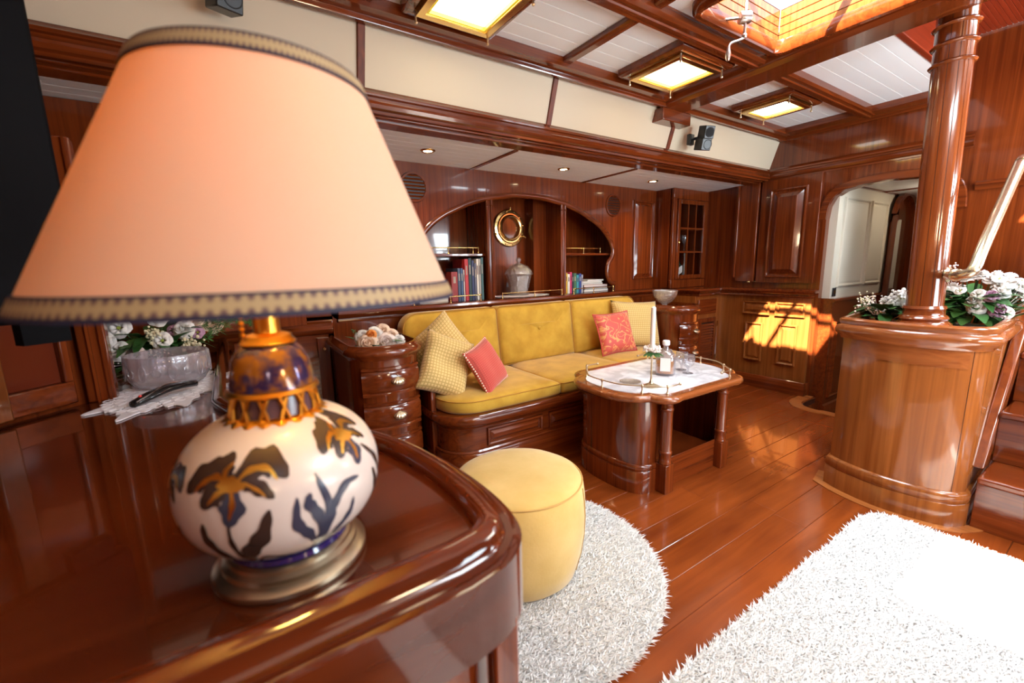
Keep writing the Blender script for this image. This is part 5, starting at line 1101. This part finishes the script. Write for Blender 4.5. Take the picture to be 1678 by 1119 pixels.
for i in range(K+1):
    t = i/K; w = .028*math.sin(PI*min(.97, max(.06, t*.96+.03)))**.45*(1-.12*math.sin(PI*t)); c = A+d*t+Z3*(.012*math.sin(PI*t)); 
    for j in range(10): b_ = 2*PI*j/10; v.append(c+s_*w*math.cos(b_)+Z3*.010*math.sin(b_))
G().add(v, [(i*10+j, i*10+(j+1) % 10, (i+1)*10+(j+1) % 10, (i+1)*10+j) for i in range(K) for j in range(10)]+[tuple(range(10))[::-1], tuple(K*10+j for j in range(10))]).build('handset', BLGL, rm, smooth=80)
G().tube(smoothpath([A+s_*.016+Z3*.008, A+d*.25+s_*.014+Z3*.018, A+d*.5-s_*.004+Z3*.023, A+d*.75-s_*.012+Z3*.018, B-s_*.006+Z3*.006], 5), .0016, 6).build('silver_line', SILV, rm)
G().ball(A+d*.12+Z3*.015, .004, 8).build('red_button', plain('red_btn', (.7, .02, .01), .4), rm)

# ---------------------------------------------------------------- flowers
def bouquet(name, label, base, blooms, leaves, fillers, seed):
    t = thing(name, label, 'flowers', base); rd = random.Random(seed); B = Vector(base)
    for k, (dx, dy_, dz_, r, kind, mat, ax) in enumerate(blooms):
        c = B+Vector((dx, dy_, dz_)); g = G()
        (rose if kind == 'rose' else lisi)(g, c, r, ax, seed*10+k); nm = {'rose': 'rose', 'lisi': 'open_bloom'}[kind]
        o = g.build(nm, mat, t, smooth=80)
        if kind == 'lisi': G().ball(c+Vector(ax).normalized()*r*.3, r*.16, 6).build('flower_centre', YG, o)
        G().tube([B+Vector((dx*.3, dy_*.3, .01)), c-Vector(ax).normalized()*r*.3], .002, 5).build('stem', GREEN, t)
    for k in range(leaves[0]):
        a = rd.random()*2*PI; e = rd.uniform(-.15, .8); d = Vector((math.cos(a), math.sin(a), e)); p = B+Vector((math.cos(a)*leaves[1]*.35, math.sin(a)*leaves[1]*.35, leaves[2]*rd.uniform(.2, .9)))
        leafmesh(G(), p, d, Z3, leaves[1]*rd.uniform(.5, .95), leaves[3]*rd.uniform(.7, 1.2), rd.uniform(.15, .5)).build('leaf', GREEN if k % 3 else GREEN2, t, smooth=80)
    for (dx, dy_, dz_, sp, n, r, mat) in fillers:
        g = G(); tiny(g, B+Vector((dx, dy_, dz_)), sp, n, r, rd); 
        for q in range(6): g.tube([B+Vector((dx*.4, dy_*.4, .02)), B+Vector((dx, dy_, dz_))+Vector((rd.gauss(0, 1), rd.gauss(0, 1), rd.gauss(0, .5)))*sp], .0008, 4)
        stuff(g.build('filler_blossom', mat, t, smooth=80))
    return t
n_ = (-.3, -1, .35)
bouquet('bouquet', 'mixed white and peach bouquet on the desk behind the crystal bowl', (-.26, 2.14, DZ), [
    (-.085, -.06, .155, .043, 'lisi', P_WH, n_), (.03, -.05, .185, .042, 'lisi', P_WH, n_), (-.09, -.10, .075, .040, 'lisi', P_WH, n_), (.035, -.10, .10, .036, 'lisi', P_WH, n_), (-.17, -.14, .02, .030, 'lisi', P_WH, n_), (-.12, -.10, .115, .034, 'lisi', P_WH, n_), (-.13, -.13, .045, .03, 'lisi', P_CR, n_), (.09, -.08, .14, .03, 'rose', P_WH, n_), (-.04, -.13, .06, .034, 'lisi', P_PK, n_),
    (.13, -.03, .185, .045, 'rose', P_PE, n_), (.175, -.02, .155, .038, 'rose', P_PE, n_), (-.14, -.02, .16, .032, 'rose', P_WH, n_), (.075, .02, .20, .03, 'lisi', P_LI, n_), (.14, -.05, .115, .028, 'lisi', P_LI, n_), (.065, -.04, .13, .024, 'lisi', P_LI, n_)],
    (70, .15, .14, .04), [(.01, -.09, .125, .017, 60, .0055, P_CR), (.115, -.09, .075, .018, 60, .0055, P_CR), (-.17, -.08, .09, .03, 40, .0035, P_WH), (.0, -.12, .05, .03, 40, .0035, P_CR), (-.14, -.12, .04, .02, 30, .0035, P_WH)], 3)
# fern spray right of the bouquet
fe = thing('fern_spray', 'feathery green fern spray spilling right of the desk bouquet', 'foliage', (-.08, 2.14, DZ)); rd = random.Random(8)
for k in range(9):
    a = rd.uniform(-.5, .5); L = rd.uniform(.13, .2); P0 = Vector((-.12, 2.12, DZ+.06+rd.random()*.08)); g = G(); pts = [P0+Vector((math.cos(a)*L*t, math.sin(a)*L*t*.6-.02*t, .09*math.sin(t*2.2)*rd.uniform(.6, 1.2))) for t in [i/8 for i in range(9)]]
    g.tube(pts, .0012, 4)
    for p in pts[1:]:
        for q in range(16):
            e = p+Vector((rd.uniform(-.028, .028), rd.uniform(-.02, .02), rd.uniform(-.025, .025))); g.add([p, p.lerp(e, .5)+Vector((0, .001, .0012)), e, p.lerp(e, .5)-Vector((0, .001, .0012))], [(0, 1, 2, 3)])
    g.build('frond', GREEN2, fe, smooth=0)
# roses on nightstand
bouquet('rose_posy', 'low posy of cream and peach roses on the left end cabinet', (.62, 2.30, .735), [
    (-.045, -.05, .035, .045, 'rose', P_PE, n_), (.05, -.055, .035, .042, 'rose', P_PK, n_), (.0, -.01, .07, .04, 'rose', P_WH, n_), (.09, -.01, .055, .036, 'rose', P_PE, n_), (-.055, .01, .06, .036, 'rose', P_WH, n_), (-.02, -.035, .078, .022, 'rose', P_OR, n_), (.055, .02, .085, .034, 'rose', P_PE, n_), (.12, -.04, .03, .03, 'rose', P_WH, n_)],
    (16, .13, .02, .04), [(-.09, .05, .09, .006, 8, .003, GREEN2)], 4)
tag(G().prism(lobed(.66, 2.30, .125, .10, 9, .07), .735, .738).build('doily', PAPER, smooth=0), 'cream paper doily under the rose posy', 'doily')
# flowers on the mast cabinet
CZ = .823
n2 = (-1, -.4, .6)
rd = random.Random(21); bl = []
for k in range(46):
    a = rd.uniform(-2.6, 2.6)+PI; el = rd.uniform(.1, 1.45); q = Vector((math.cos(a)*math.cos(el)*.12, math.sin(a)*math.cos(el)*.17, math.sin(el)*.20+.05))
    bl.append((q.x-.01, q.y-.04, q.z, rd.uniform(.020, .030), 'rose' if k % 3 else 'lisi', P_LI if k in (4, 11, 26) else P_WH, (q.x*1.2-.05, q.y, q.z-.02)))
bouquet('bouquet', 'large white rose arrangement with lilac blooms behind the pillar', (2.98, .50, CZ), bl,
    (110, .17, .16, .055), [(-.07, -.10, .085, .022, 60, .0045, P_CR), (.0, -.20, .12, .03, 70, .004, P_WH), (.0, .10, .27, .02, 35, .004, P_PK), (-.02, -.17, .18, .03, 60, .0035, P_WH)], 6)
bl = []
for k in range(9):
    a = rd.uniform(0, 2*PI); q = Vector((math.cos(a)*.045, math.sin(a)*.05, rd.uniform(.07, .16))); bl.append((q.x+.03, q.y-.03, q.z, rd.uniform(.024, .034), 'rose', P_WH, (q.x-.06, q.y, q.z-.05)))
bouquet('bouquet', 'small white flower cluster with green leaves left of the pillar', (2.80, .77, CZ), bl,
    (60, .12, .09, .050), [(.02, -.05, .13, .024, 150, .0075, P_WH), (-.06, .05, .09, .028, 80, .0042, P_PK), (-.03, .08, .12, .02, 40, .004, P_CR)], 7)
tag(G().prism(lobed(2.84, .50, .16, .13, 10, .05), CZ, CZ+.003).build('doily', LACE, smooth=0), 'white doily on the pillar cabinet under the flowers', 'doily')
